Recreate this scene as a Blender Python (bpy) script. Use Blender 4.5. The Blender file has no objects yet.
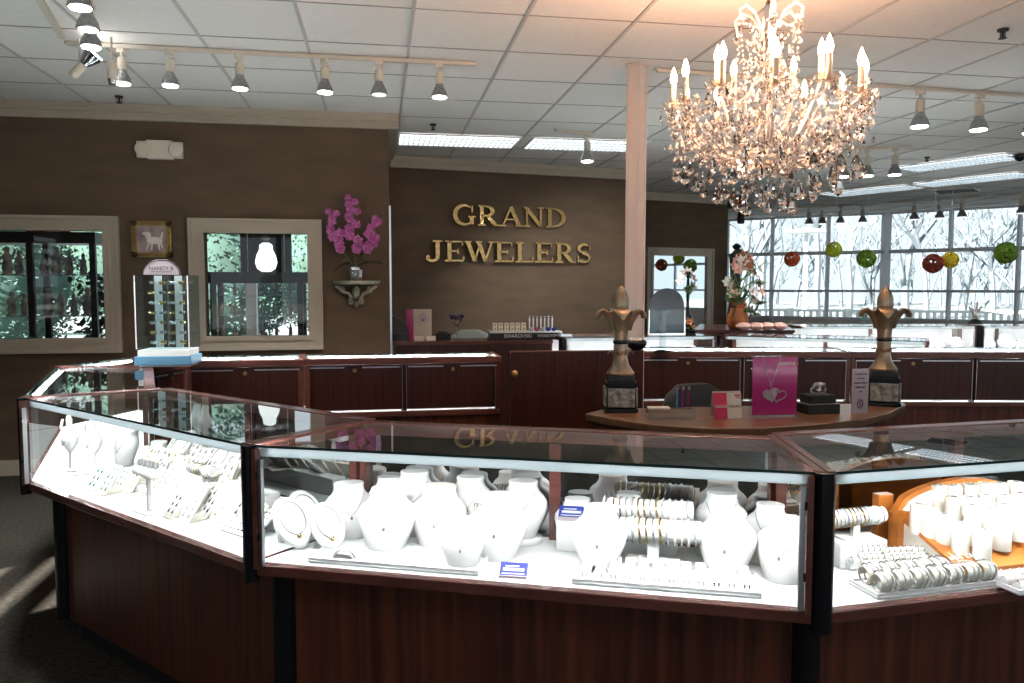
import bpy, math, random
from mathutils import Vector, Matrix
random.seed(7)
PI = math.pi
SC = bpy.context.scene
COL = SC.collection
# ------------------------------------------------------------------ camera
EYE = Vector((0, 0, 1.52)); FPX = 780.0
YAW = math.radians(9.7); PIT = math.atan(53.5 / FPX)
FWD = Vector((math.sin(YAW) * math.cos(PIT), math.cos(YAW) * math.cos(PIT), -math.sin(PIT)))
RGT = Vector((math.cos(YAW), -math.sin(YAW), 0)); UPV = RGT.cross(FWD)
cd = bpy.data.cameras.new('camera'); cd.lens = FPX / 1024 * 36; cd.sensor_width = 36; cd.clip_start = .02; cd.clip_end = 400
cam = bpy.data.objects.new('camera', cd); COL.objects.link(cam)
cam.location = EYE; cam.rotation_euler = (PI / 2 - PIT, 0, -YAW); SC.camera = cam
# ------------------------------------------------------------------ world, sun, exposure
w = bpy.data.worlds.new('sky'); SC.world = w; w.use_nodes = True
bg = w.node_tree.nodes['Background']; bg.inputs[0].default_value = (.80, .90, 1, 1); bg.inputs[1].default_value = .63
sd = bpy.data.lights.new('sun', 'SUN'); sd.energy = 18.0; sd.angle = .01; sd.color = (1, .95, .88)
sun = bpy.data.objects.new('sun', sd); COL.objects.link(sun)
sun.rotation_euler = Vector((-.62, -.50, .42)).to_track_quat('Z', 'Y').to_euler()   # light comes from this side
vs = SC.view_settings; vs.view_transform = 'Standard'; vs.look = 'None'; vs.gamma = 1; vs.use_curve_mapping = False; vs.exposure = 1.05
CHW = 6.5      # each candle light of the chandelier, watts
SC.cycles.max_bounces = 8; SC.cycles.diffuse_bounces = 4; SC.cycles.glossy_bounces = 4; SC.cycles.transmission_bounces = 8
SC.cycles.transparent_max_bounces = 32; SC.cycles.caustics_reflective = False; SC.cycles.caustics_refractive = False
SC.cycles.sample_clamp_indirect = 4

# a point of the place: where the sight line of a photo pixel meets a level plane z or an upright plane y
def ray(px, py): return FWD * FPX + RGT * (px - 512) + UPV * (341.5 - py)
def Zp(px, py, z):
    r = ray(px, py); return EYE + r * ((z - EYE.z) / r.z)
def Yp(px, py, y):
    r = ray(px, py); return EYE + r * (y / r.y)
def Dp(px, py, d): return EYE + ray(px, py) * (d / FPX)

# ------------------------------------------------------------------ materials
def mat(name, col, rough=.5, metal=0, noise=0, scale=8, stretch=(1, 1, 1), col2=None, bump=0, emit=None, estr=0, spec=.5, coat=0, detail=4, trans=0, ior=1.45):
    m = bpy.data.materials.new(name); m.use_nodes = True
    nt = m.node_tree; b = nt.nodes['Principled BSDF']
    b.inputs['Base Color'].default_value = (*col, 1); b.inputs['Roughness'].default_value = rough
    b.inputs['Metallic'].default_value = metal; b.inputs['Specular IOR Level'].default_value = spec
    b.inputs['Coat Weight'].default_value = coat; b.inputs['Coat Roughness'].default_value = .08
    b.inputs['Transmission Weight'].default_value = trans; b.inputs['IOR'].default_value = ior
    if emit: b.inputs['Emission Color'].default_value = (*emit, 1); b.inputs['Emission Strength'].default_value = estr
    tc = nt.nodes.new('ShaderNodeTexCoord'); mp = nt.nodes.new('ShaderNodeMapping'); mp.inputs['Scale'].default_value = stretch
    n = nt.nodes.new('ShaderNodeTexNoise'); n.inputs['Scale'].default_value = scale; n.inputs['Detail'].default_value = detail
    nt.links.new(tc.outputs['Object'], mp.inputs[0]); nt.links.new(mp.outputs[0], n.inputs['Vector'])
    c2 = col2 or tuple(c * (1 - noise) for c in col)
    rp = nt.nodes.new('ShaderNodeValToRGB'); rp.color_ramp.elements[0].position = .32; rp.color_ramp.elements[1].position = .68
    rp.color_ramp.elements[0].color = (*c2, 1); rp.color_ramp.elements[1].color = (*col, 1)
    nt.links.new(n.outputs['Fac'], rp.inputs[0]); nt.links.new(rp.outputs[0], b.inputs['Base Color'])
    if bump:
        bp = nt.nodes.new('ShaderNodeBump'); bp.inputs['Strength'].default_value = bump; bp.inputs['Distance'].default_value = .01
        nt.links.new(n.outputs['Fac'], bp.inputs['Height']); nt.links.new(bp.outputs[0], b.inputs['Normal'])
    return m
def glassmat(name, tint, ior=1.5, gain=1.0):
    m = bpy.data.materials.new(name); m.use_nodes = True; nt = m.node_tree
    for n in list(nt.nodes): nt.nodes.remove(n)
    o = nt.nodes.new('ShaderNodeOutputMaterial'); mx = nt.nodes.new('ShaderNodeMixShader')
    t = nt.nodes.new('ShaderNodeBsdfTransparent'); g = nt.nodes.new('ShaderNodeBsdfGlossy'); f = nt.nodes.new('ShaderNodeFresnel')
    t.inputs[0].default_value = (*tint, 1); g.inputs['Roughness'].default_value = 0; g.inputs[0].default_value = (gain, gain, gain, 1)
    f.inputs[0].default_value = ior
    ge = nt.nodes.new('ShaderNodeNewGeometry'); mm = nt.nodes.new('ShaderNodeMath'); mm.operation = 'MULTIPLY'; iv = nt.nodes.new('ShaderNodeMath'); iv.operation = 'SUBTRACT'; iv.inputs[0].default_value = 1
    nt.links.new(ge.outputs['Backfacing'], iv.inputs[1]); nt.links.new(f.outputs[0], mm.inputs[0]); nt.links.new(iv.outputs[0], mm.inputs[1])
    nt.links.new(mm.outputs[0], mx.inputs[0]); nt.links.new(t.outputs[0], mx.inputs[1]); nt.links.new(g.outputs[0], mx.inputs[2]); nt.links.new(mx.outputs[0], o.inputs[0])
    return m
M = {}
def frostmat(name, col):
    m = bpy.data.materials.new(name); m.use_nodes = True; nt = m.node_tree
    for n in list(nt.nodes): nt.nodes.remove(n)
    o = nt.nodes.new('ShaderNodeOutputMaterial'); a = nt.nodes.new('ShaderNodeBsdfTranslucent'); b = nt.nodes.new('ShaderNodeBsdfDiffuse'); mx = nt.nodes.new('ShaderNodeMixShader')
    a.inputs[0].default_value = (*col, 1); b.inputs[0].default_value = (*col, 1); nt.links.new(a.outputs[0], mx.inputs[1]); nt.links.new(b.outputs[0], mx.inputs[2]); nt.links.new(mx.outputs[0], o.inputs[0]); return m
M['valance'] = frostmat('frosted_valance', (.40, .43, .44))
M['wood'] = mat('mahogany_laminate', (.108, .033, .017), .34, noise=.6, scale=3, stretch=(11, 11, .35), col2=(.032, .011, .009), detail=9, spec=.4)
M['wood_rail'] = mat('mahogany_rail', (.13, .045, .036), .25, noise=.35, scale=5, stretch=(1, 1, 6), spec=.6, coat=.3)
M['wood_dark'] = mat('dark_mahogany', (.048, .015, .011), .35, noise=.6, scale=4, stretch=(14, 14, .4), spec=.4)
M['table'] = mat('oak_table', (.21, .115, .060), .3, noise=.35, scale=3, stretch=(1, 9, 9), coat=.2)
M['black'] = mat('black_gloss_plastic', (.006, .007, .010), .22, noise=.2, spec=.5)
M['black_matte'] = mat('black_matte', (.010, .010, .012), .6, noise=.3)
M['blackleather'] = mat('black_leather', (.016, .017, .018), .45, noise=.3, scale=60, bump=.1)
M['wall'] = mat('brown_suede_wall', (.116, .083, .056), .85, noise=.30, scale=2.4, stretch=(1, 1, 3.5), col2=(.088, .064, .044), bump=.05, spec=.2, detail=8)
M['cream'] = mat('cream_trim_paint', (.40, .365, .295), .5, noise=.06)
M['white_paint'] = mat('white_paint', (.72, .72, .70), .5, noise=.05)
M['ceil'] = mat('acoustic_tile', (.74, .715, .68), .9, noise=.06, scale=40, bump=.05, spec=.1)
M['tbar'] = mat('ceiling_tee', (.47, .45, .43), .5, noise=.05)
M['tshadow'] = mat('ceiling_reveal_shade', (.30, .28, .27), .7, noise=.05)  # darker colour for the cross lines, painting the shadow along the tile edges
M['carpet'] = mat('grey_brown_carpet', (.050, .045, .037), .95, noise=.55, scale=45, bump=.3, spec=.1)
M['liner'] = mat('white_liner', (.86, .87, .88), .6, noise=.02)
M['white'] = mat('white_leatherette', (.84, .84, .83), .45, noise=.04, scale=12)
M['cream_leather'] = mat('cream_leatherette', (.80, .77, .68), .45, noise=.05, scale=12)
M['tray'] = mat('white_tray', (.82, .83, .84), .35, noise=.03)
M['chrome'] = mat('chrome', (.75, .76, .78), .12, metal=1, noise=.1)
M['alu'] = mat('brushed_aluminium', (.70, .74, .78), .3, metal=1, noise=.1, stretch=(1, 1, 30))
M['silver'] = mat('silver_jewellery', (.72, .72, .73), .25, metal=.55, noise=.35, scale=90)
M['gold'] = mat('gold_jewellery', (.75, .55, .25), .18, metal=1, noise=.3, scale=60)
M['signgold'] = mat('polished_brass', (.52, .35, .15), .16, metal=1, noise=.25, scale=30, bump=.25)
M['brass'] = mat('aged_brass', (.40, .27, .10), .35, metal=1, noise=.3)
M['bronze'] = mat('antique_bronze_glaze', (.46, .29, .17), .36, metal=.6, noise=.6, scale=14, col2=(.13, .145, .12), bump=.2, coat=.3)
M['pewter'] = mat('antique_silver_relief', (.46, .43, .37), .35, metal=.6, noise=.5, scale=40, bump=.8)
M['dark_stone'] = mat('dark_gem', (.02, .022, .03), .1, noise=.2)
M['green_stone'] = mat('green_gem', (.02, .20, .13), .1, noise=.3, scale=80)
M['red_stone'] = mat('red_gem', (.35, .02, .05), .1, noise=.3)
M['blue_stone'] = mat('blue_gem', (.02, .03, .30), .1, noise=.3)
M['orange_wood'] = mat('honey_orange_wood', (.62, .20, .035), .3, noise=.35, scale=4, stretch=(1, 6, 6), coat=.3)
M['pane'] = glassmat('pane_glass', (.95, .98, .975), 1.45)
M['topglass'] = glassmat('tinted_top_glass', (.84, .90, .90), 1.7)
M['acrylic'] = glassmat('clear_acrylic', (.86, .92, .93), 1.6)
M['glass_edge'] = mat('dark_glass_edge', (.012, .035, .035), .1, noise=.1)
M['mirror'] = mat('grey_mirror', (.72, .74, .76), .02, metal=1, noise=.02)
M['mirrorclear'] = mat('clear_mirror', (.80, .84, .86), .01, metal=1, noise=.01)
M['crystal'] = mat('lead_crystal', (1, .98, .96), .0, noise=.01, trans=1, ior=1.6)
M['crystal_thin'] = glassmat('blown_crystal', (.97, .95, .93), 1.7)
M['crystal_sparkle'] = mat('bead_crystal', (.97, .90, .86), .10, metal=.35, noise=.12, scale=120)
M['candle'] = mat('ivory_candle_sleeve', (.56, .48, .41), .5, noise=.05)
M['bulb'] = mat('flame_bulb', (1, .9, .75), .3, emit=(1, .72, .42), estr=9, noise=.01)
M['led'] = mat('led_strip', (1, 1, 1), .3, emit=(.99, .965, .985), estr=70, noise=.01)
M['lampface'] = mat('lit_lamp_face', (1, 1, 1), .3, emit=(1, .98, .95), estr=9, noise=.01)
M['dimface'] = mat('half_lit_lamp_face', (.9, .9, .9), .2, metal=.6, emit=(1, 1, 1), estr=.5, noise=.6, scale=60)
M['reflector'] = mat('lamp_reflector', (.45, .46, .48), .2, metal=.9, noise=.4, scale=60)
M['fixture'] = mat('cream_lamp_body', (.60, .56, .48), .5, noise=.05)
M['troffer'] = mat('troffer_diffuser', (.9, .95, 1), .4, emit=(.92, .96, 1), estr=1.5, noise=.02)
M['troffer_fill'] = mat('troffer_diffuser_fill', (.9, .95, 1), .4, emit=(1, .96, .94), estr=6, noise=.02)
M['backlit'] = mat('backlit_print', (1, 1, 1), .4, emit=(.95, 1, 1), estr=.9, noise=.01)
M['louver'] = mat('louver_blade', (.55, .6, .62), .25, metal=.7, noise=.05)
M['mullion'] = mat('white_aluminium_mullion', (.80, .84, .88), .4, noise=.04)
M['magenta'] = mat('magenta_card', (.40, .010, .16), .35, noise=.12, scale=3, coat=.3)
M['crimson'] = mat('crimson_card', (.50, .008, .07), .4, noise=.05)
M['paper'] = mat('cream_paper', (.62, .58, .50), .6, noise=.05)
M['lilac'] = mat('pale_lilac_card', (.42, .36, .40), .5, noise=.05)
M['ink'] = mat('dark_ink', (.03, .03, .04), .6, noise=.1)
M['inkgreen'] = mat('grey_ink', (.16, .20, .17), .6, noise=.1)
M['whiteink'] = mat('white_ink', (.8, .78, .8), .5, noise=.02)
M['blue'] = mat('sky_blue_plastic', (.11, .30, .48), .4, noise=.05)
M['royal'] = mat('royal_blue_card', (.02, .04, .30), .4, noise=.1)
M['leaf'] = mat('orchid_leaf', (.035, .085, .025), .4, noise=.3)
M['stem'] = mat('green_stem', (.10, .19, .05), .5, noise=.2)
M['orchid'] = mat('purple_orchid_petal', (.27, .020, .19), .5, noise=.5, scale=50, col2=(.45, .15, .36))
M['peach'] = mat('peach_petal', (.75, .45, .38), .5, noise=.3)
M['whitepetal'] = mat('white_petal', (.8, .75, .72), .5, noise=.1)
M['rust'] = mat('rust_petal', (.40, .13, .04), .5, noise=.4)
M['red_ball'] = mat('orange_red_wicker', (.62, .09, .02), .6, noise=.3)
M['dkred_ball'] = mat('dark_red_wicker', (.34, .045, .02), .6, noise=.3)
M['lime_ball'] = mat('lime_wicker', (.62, .74, .04), .6, noise=.3)
M['green_ball'] = mat('leaf_green_wicker', (.20, .36, .03), .6, noise=.3)
M['yellow_ball'] = mat('yellow_wicker', (.85, .62, .02), .6, noise=.3)
M['corbel'] = mat('silver_green_plaster', (.36, .36, .28), .4, metal=.3, noise=.5, scale=25, bump=.3)
M['hazebark'] = mat('haze_toned_bark', (.14, .165, .19), .9, noise=.3, scale=12)  # pale bluish bark colour stands in for the haze outdoors
M['bark'] = mat('grey_bark', (.20, .20, .19), .9, noise=.3, scale=12)
M['foliage'] = mat('green_foliage', (.028, .065, .040), .8, noise=.5, scale=3, col2=(.05, .10, .09))
M['columnpaint'] = mat('column_paint', (.50, .47, .46), .5, noise=.05)
M['ground'] = mat('pale_pavement', (.22, .24, .25), .9, noise=.2, scale=3)
M['stucco'] = mat('pale_stucco', (.62, .60, .56), .9, noise=.1)
M['figurine'] = mat('porcelain_figurine', (.62, .56, .52), .25, noise=.5, scale=14, col2=(.18, .16, .16))
M['redsign'] = mat('red_sign', (.65, .05, .02), .4, noise=.1)
M['darkgrey'] = mat('dark_grey_panel', (.045, .05, .058), .4, noise=.1)
M['greyplastic'] = mat('grey_green_plastic', (.16, .20, .19), .4, noise=.1)
M['curtain'] = mat('black_carved_wood', (.012, .010, .012), .4, noise=.4, scale=20, bump=.4)

# ------------------------------------------------------------------ mesh builder
class MB:
    def __init__(s): s.v = []; s.f = []; s.mi = []; s.sm = []
    def add(s, vs, fs, mi=0, smooth=False, mtx=None):
        b = len(s.v)
        for p in vs: s.v.append(tuple(mtx @ Vector(p)) if mtx else tuple(p))
        for f in fs: s.f.append([b + i for i in f]); s.mi.append(mi); s.sm.append(smooth)
        return s
    def box(s, c, d, rz=0, mi=0, mtx=None):
        m = Matrix.Translation(c) @ Matrix.Rotation(rz, 4, 'Z')
        if mtx: m = mtx @ m
        x, y, z = d[0] / 2, d[1] / 2, d[2] / 2
        return s.add([(i * x, j * y, k * z) for i in (-1, 1) for j in (-1, 1) for k in (-1, 1)],
                     [(0, 1, 3, 2), (4, 6, 7, 5), (0, 4, 5, 1), (2, 3, 7, 6), (0, 2, 6, 4), (1, 5, 7, 3)], mi, False, m)
    def prism(s, poly, z0, z1, mi=0, mtx=None):
        n = len(poly); a = sum(poly[i][0] * poly[(i + 1) % n][1] - poly[(i + 1) % n][0] * poly[i][1] for i in range(n))
        if a < 0: poly = poly[::-1]
        vs = [(p[0], p[1], z0) for p in poly] + [(p[0], p[1], z1) for p in poly]
        fs = [list(range(n))[::-1], list(range(n, 2 * n))] + [(i, (i + 1) % n, n + (i + 1) % n, n + i) for i in range(n)]
        return s.add(vs, fs, mi, False, mtx)
    def beam(s, a, b, wd, h, mi=0, up=Vector((0, 0, 1))):
        a, b = Vector(a), Vector(b); d = (b - a); L = d.length; d.normalize()
        if abs(d.dot(up)) > .99: up = Vector((0, 1, 0))
        sd_ = d.cross(up).normalized(); u = sd_.cross(d)
        m = Matrix(((d.x, sd_.x, u.x, 0), (d.y, sd_.y, u.y, 0), (d.z, sd_.z, u.z, 0), (0, 0, 0, 1)))
        m.translation = (a + b) / 2
        return s.box((0, 0, 0), (L, wd, h), 0, mi, m)
    def tube(s, pts, r, n=8, mi=0, cap=True, closed=False):
        pts = [Vector(p) for p in pts]; k = len(pts)
        rr = r if isinstance(r, (list, tuple)) else [r] * k
        vs = []; fs = []; ref = None
        for i, p in enumerate(pts):
            a = pts[(i - 1) % k] if closed else pts[max(i - 1, 0)]; b = pts[(i + 1) % k] if closed else pts[min(i + 1, k - 1)]
            t = (b - a)
            t = t.normalized() if t.length > 1e-9 else Vector((0, 0, 1))
            if ref is None: ref = t.orthogonal().normalized()
            ref = (ref - t * ref.dot(t)); ref = ref.normalized() if ref.length > 1e-6 else t.orthogonal().normalized()
            q = t.cross(ref)
            for j in range(n):
                an = 2 * PI * j / n; vs.append(p + (ref * math.cos(an) + q * math.sin(an)) * rr[i])
        for i in range(k if closed else k - 1):
            for j in range(n):
                i2 = (i + 1) % k
                fs.append((i * n + j, i * n + (j + 1) % n, i2 * n + (j + 1) % n, i2 * n + j))
        if cap and not closed: fs.append(list(range(n))[::-1]); fs.append([(k - 1) * n + j for j in range(n)])
        return s.add(vs, fs, mi, True)
    def lathe(s, prof, c=(0, 0, 0), n=16, mi=0, sx=1, sy=1, mtx=None, smooth=True, wob=None):
        vs = []; fs = []; k = len(prof)
        for i, (r, z) in enumerate(prof):
            for j in range(n):
                a = 2 * PI * j / n; q = wob(a, i) if wob else 1
                vs.append((c[0] + r * q * math.cos(a) * sx, c[1] + r * q * math.sin(a) * sy, c[2] + z))
        for i in range(k - 1):
            for j in range(n): fs.append((i * n + j, i * n + (j + 1) % n, (i + 1) * n + (j + 1) % n, (i + 1) * n + j))
        fs.append(list(range(n))[::-1]); fs.append([(k - 1) * n + j for j in range(n)])
        return s.add(vs, fs, mi, smooth, mtx)
    def cyl(s, a, b, r, n=12, mi=0, r2=None): return s.tube([a, b], [r, r if r2 is None else r2], n, mi)
    def ball(s, c, r, n=10, mi=0, sz=1, sx=1, sy=1, mtx=None):
        pr = [(max(r * math.sin(PI * i / 6), r * .02), -r * sz * math.cos(PI * i / 6)) for i in range(7)]
        return s.lathe(pr, c, n, mi, sx, sy, mtx)
    def gem(s, c, r, h, n=6, mi=0):
        vs = [(c[0], c[1], c[2])] + [(c[0] + r * math.cos(2 * PI * j / n), c[1] + r * math.sin(2 * PI * j / n), c[2] - h * .62) for j in range(n)] + [(c[0], c[1], c[2] - h)]
        fs = [(0, 1 + (j + 1) % n, 1 + j) for j in range(n)][::-1] + [(n + 1, 1 + j, 1 + (j + 1) % n) for j in range(n)]
        return s.add(vs, [tuple(f[::-1]) for f in fs], mi)
    def loft(s, rings, mi=0, smooth=True, cap=True):
        n = len(rings[0]); vs = [p for r in rings for p in r]; fs = []
        for i in range(len(rings) - 1):
            for j in range(n): fs.append((i * n + j, i * n + (j + 1) % n, (i + 1) * n + (j + 1) % n, (i + 1) * n + j))
        if cap: fs.append(list(range(n))[::-1]); fs.append([(len(rings) - 1) * n + j for j in range(n)])
        return s.add(vs, fs, mi, smooth)
    def build(s, name, m, parent=None, bevel=0):
        me = bpy.data.meshes.new(name); me.from_pydata(s.v, [], s.f)
        for x in (m if isinstance(m, (list, tuple)) else [m]): me.materials.append(M[x])
        me.polygons.foreach_set('material_index', s.mi); me.polygons.foreach_set('use_smooth', s.sm); me.update()
        o = bpy.data.objects.new(name, me); COL.objects.link(o)
        if any(s.sm):
            try: me.set_sharp_from_angle(angle=math.radians(50))
            except Exception: pass
        if parent: o.parent = parent
        if bevel:
            b = o.modifiers.new('bevel', 'BEVEL'); b.width = bevel; b.segments = 2; b.limit_method = 'ANGLE'
        return o
def tag(o, label, cat, group=None):
    o['label'] = label; o['category'] = cat
    if group: o['group'] = group
    return o
def struct(o, label=None):
    o['kind'] = 'structure'
    if label: o['label'] = label
    return o
def thing(name, label, cat, loc=(0, 0, 0), rz=0, group=None):
    o = bpy.data.objects.new(name, None); COL.objects.link(o); o.location = loc; o.rotation_euler = (0, 0, rz); o.empty_display_size = .05
    return tag(o, label, cat, group)
def kids(o): return [c for c in bpy.data.objects if c.parent == o]
KIDS = {}
def dup(root, loc, rz, label, group=None, sc=1):
    key = root.name
    if key not in KIDS: KIDS[key] = [(c, kids(c)) for c in kids(root)]
    r = root.copy(); COL.objects.link(r); r.location = loc; r.rotation_euler = (0, 0, rz); r.scale = (sc, sc, sc); r['label'] = label
    if group: r['group'] = group
    elif 'group' in r.keys(): del r['group']
    for c, gs in KIDS[key]:
        c2 = c.copy(); COL.objects.link(c2); c2.parent = r
        for g in gs:
            g2 = g.copy(); COL.objects.link(g2); g2.parent = c2
    return r
class Proto:                         # the first call uses the object itself, later calls copy it
    def __init__(s, fn): s.fn = fn; s.o = None
    def put(s, loc, rz, label, group=None, sc=1):
        if s.o is None:
            s.o = s.fn(); o = s.o; o.location = loc; o.rotation_euler = (0, 0, rz); o.scale = (sc, sc, sc); o['label'] = label
            if group: o['group'] = group
            KIDS[o.name] = [(c, kids(c)) for c in kids(o)]
            return o
        return dup(s.o, loc, rz, label, group, sc)
def text(s, size, m, parent, loc, rot, depth=.0006, name='lettering', al='CENTER', sx=1):
    c = bpy.data.curves.new(name, 'FONT'); c.body = s; c.size = size; c.extrude = depth; c.align_x = al; c.align_y = 'CENTER'
    t = bpy.data.objects.new('t', c); COL.objects.link(t); bpy.context.view_layer.update()
    me = bpy.data.meshes.new_from_object(t); COL.objects.unlink(t); bpy.data.objects.remove(t)
    me.materials.clear(); me.materials.append(M[m])
    o = bpy.data.objects.new(name, me); COL.objects.link(o); o.location = loc; o.rotation_euler = rot; o.scale = (sx, 1, 1); o.parent = parent
    return o
# ================================================================== SETTING
H = 2.99
WL = [(7.15, 15.98), (7.377, 15.779)] + [tuple(Zp(px, py, H).xy) for px, py in ((773, 216.5), (829, 214), (887, 211.6), (952, 208), (1021, 204))]
WL += [(12.05, 11.0), (12.8, 9.6), (13.3, 8.0), (13.5, 6.0), (13.5, -6.0)]
outline = [(-4.5, -6)] + [(13.5, -6)] + WL[::-1][1:] + [(5.62, 16.2), (5.62, 12.15), (3.0, 12.1), (3.0, 9.75), (.1, 9.7), (-4.5, 9.7)]
struct(MB().prism(outline, H, H + .12).build('ceiling', 'ceil'))
struct(MB().prism(outline, -.12, 0).build('floor', 'carpet'))
def span(k, c):                       # the part of the line axis k = c that lies over the room
    n = len(outline); hits = []
    for i in range(n):
        a, b = outline[i], outline[(i + 1) % n]
        if (a[k] - c) * (b[k] - c) < 0: t = (c - a[k]) / (b[k] - a[k]); hits.append(a[1 - k] + t * (b[1 - k] - a[1 - k]))
    return sorted(hits)
g = MB(); g2 = MB()
for i in range(-8, 23):
    x = .2 + .607 * i; h = span(0, x)
    for a, b in zip(h[0::2], h[1::2]): g.box((x, (a + b) / 2, H - .002), (.019, b - a - .01, .010))
for i in range(-16, 18):
    y = 4.9 + .655 * i; h = span(1, y)
    for a, b in zip(h[0::2], h[1::2]): g2.box(((a + b) / 2, y, H - .0005), (b - a - .01, .010, .005))
struct(g.build('trim_1', 'tbar')); struct(g2.build('trim_2', 'tshadow'))

def wallseg(m, a, b, z0, z1, th=.14, side=1, mi=0):     # upright slab from a to b, its thickness away from the room
    a, b = Vector((a[0], a[1])), Vector((b[0], b[1])); d = (b - a).normalized(); n = Vector((-d.y, d.x)) * th * side
    m.prism([tuple(a), tuple(b), tuple(b + n), tuple(a + n)], z0, z1, mi)
# wall with the two framed openings
YA = 6.85
w1 = (-3.9, -2.19, 1.108, 1.985); w2 = (-1.425, -.583, 1.113, 1.98)
m = MB(); xs = [-4.5, w1[0], w1[1], w2[0], w2[1], .1]
for i in (0, 2, 4): m.box(((xs[i] + xs[i + 1]) / 2, YA + .07, H / 2), (xs[i + 1] - xs[i], .14, H))
for q in (w1, w2):
    m.box(((q[0] + q[1]) / 2, YA + .07, q[2] / 2), (q[1] - q[0], .14, q[2])); m.box(((q[0] + q[1]) / 2, YA + .07, (q[3] + H) / 2), (q[1] - q[0], .14, H - q[3]))
struct(m.build('wall_left', 'wall'))
m = MB(); wallseg(m, (.1, YA + .14), (.1, 8.97), 0, H, .14, 1); struct(m.build('wall_return', 'wall'))
B0, B1 = Vector((.1, 8.95)), Vector((3.2, 9.50))
m = MB(); wallseg(m, B0, B1, 0, H); struct(m.build('wall_back', 'wall'))
m = MB(); wallseg(m, B1, (3.25, 11.58), 0, H); struct(m.build('wall_recess', 'wall'))
C0, C1 = Vector((3.25, 11.40)), Vector((5.62, 12.02))
m = MB(); wallseg(m, C0, C1, 0, H, .16); struct(m.build('wall_far', 'wall'))
m = MB(); wallseg(m, (5.6, 12.1), (5.75, 16.1), 0, H, .14); wallseg(m, (5.75, 16.0), (7.2, 16.0), 0, H); struct(m.build('wall_alcove', 'wall'))
# crown moulding and corner bead
def crown(name, a, b, ext=.0):
    m = MB(); a, b = Vector(a), Vector(b); d = (b - a).normalized(); n = Vector((d.y, -d.x))
    for dep, z0, z1 in ((.045, 2.87, 2.895), (.03, 2.895, 2.93), (.06, 2.93, 2.955), (.085, 2.955, H - .003)):
        q = [a, b + d * ext, b + d * ext + n * dep, a + n * dep]; m.prism([tuple(p) for p in q], z0, z1)
    return struct(m.build(name, 'cream'))
crown('trim_3', (-4.5, YA), (.1, YA), .085); crown('trim_4', (.1, YA), (.1, 8.96)); crown('trim_5', B0, B1, .05); crown('trim_6', C0, C1)
struct(MB().box((.105, YA - .003, 1.55), (.016, .012, 1.35)).build('trim_7', 'alu'))
struct(MB().box((-2.2, YA - .008, .055), (4.6, .016, .11)).box((-2.2, YA - .006, .118), (4.6, .012, .016)).build('baseboard_left', 'cream'))
# cream profiled frames of the openings
def frame(name, q, y, wd=.115, parent=None):
    x0, x1, z0, z1 = q; m = MB()
    for o, i_, dep in ((wd, wd * .78, .05), (wd * .78, wd * .3, .03), (wd * .3, -.004, .045)):
        for a, b, c, d in ((x0 - o, x1 + o, z1 + i_, z1 + o), (x0 - o, x1 + o, z0 - o, z0 - i_), (x0 - o, x0 - i_, z0 - i_, z1 + i_), (x1 + i_, x1 + o, z0 - i_, z1 + i_)):
            m.box(((a + b) / 2, y - dep / 2 + .002, (c + d) / 2), (b - a, dep, d - c))
    return m.build(name, 'cream', parent)
for k, q in ((1, w1), (2, w2)):
    f = struct(frame('window_%d' % k, q, YA))
    f2 = MB().box(((q[0] + q[1]) / 2, YA + .10, (q[2] + q[3]) / 2), (q[1] - q[0], .006, q[3] - q[2])).build('pane', 'pane', f)
# room behind that wall, open to a garden
m = MB(); m.box((-2.2, 9.77, .3), (4.6, .14, .6)); m.box((-2.2, 9.77, 2.75), (4.6, .14, .5))
for x in (-4.4, -2.9, -1.5, 0): m.box((x, 9.77, 1.55), (.12, .14, 1.9))
struct(m.build('wall_garden_side', 'white_paint'))
m = MB(); wallseg(m, (-4.5, 6.9), (-4.5, 9.8), 0, H); struct(m.build('wall_side_room', 'stucco'))
# left wall with a slatted window the sun comes through, front wall with shop windows behind the camera
m = MB(); wy0, wy1 = 1.45, 2.55
m.box((-4.57, (-6 + wy0) / 2, H / 2), (.14, wy0 + 6, H)); m.box((-4.57, (wy1 + 6.9) / 2, H / 2), (.14, 6.9 - wy1, H)); m.box((-4.57, 2, .55), (.14, 1.1, 1.1)); m.box((-4.57, 2, 2.7), (.14, 1.1, .58))
struct(m.build('wall_west', 'wall'))
m = MB()
for i in range(9):
    if i in (3,): continue
    m.box((-4.57, 2, 1.18 + .155 * i), (.03, 1.1, .085))
struct(m.build('window_3', 'cream'))
m = MB(); m.box((4.5, -6.07, .25), (18, .14, .5)); m.box((4.5, -6.07, 2.87), (18, .14, .24))
for i in range(10): m.box((-4.4 + 2 * i, -6.07, 1.6), (.12, .14, 2.3))
struct(m.build('wall_front', 'stucco'))
# curved glazed wall
m = MB()
for a, b in zip(WL[:-1], WL[1:]): wallseg(m, b, a, 0, .90, .16, -1)
struct(m.build('wall_right', 'white_paint'))
for k, (a, b) in enumerate(zip(WL[:-1], WL[1:])):
    a, b = Vector(a), Vector(b); nseg = max(1, round((b - a).length / 1.6)); thick = .10 if k in (3, 4) else .05
    f = MB()
    for s in range(nseg):
        p, q = a.lerp(b, s / nseg), a.lerp(b, (s + 1) / nseg); d = (q - p).normalized()
        for z, h in ((.92, .05), (1.46, .05), (2.22, .07), (2.96, .05)): f.beam((p.x, p.y, z), (q.x, q.y, z), .06, h)
        wd = .13 if (k == 4 and s == 0) else .06
        f.beam((p.x, p.y, .9), (p.x, p.y, H - .01), wd, wd)
    f = struct(f.build('window_%d' % (k + 4), 'mullion'))
    MB().beam((a.x, a.y, 1.94), (b.x, b.y, 1.94), .006, 2.05).build('pane', 'pane', f)
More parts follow.
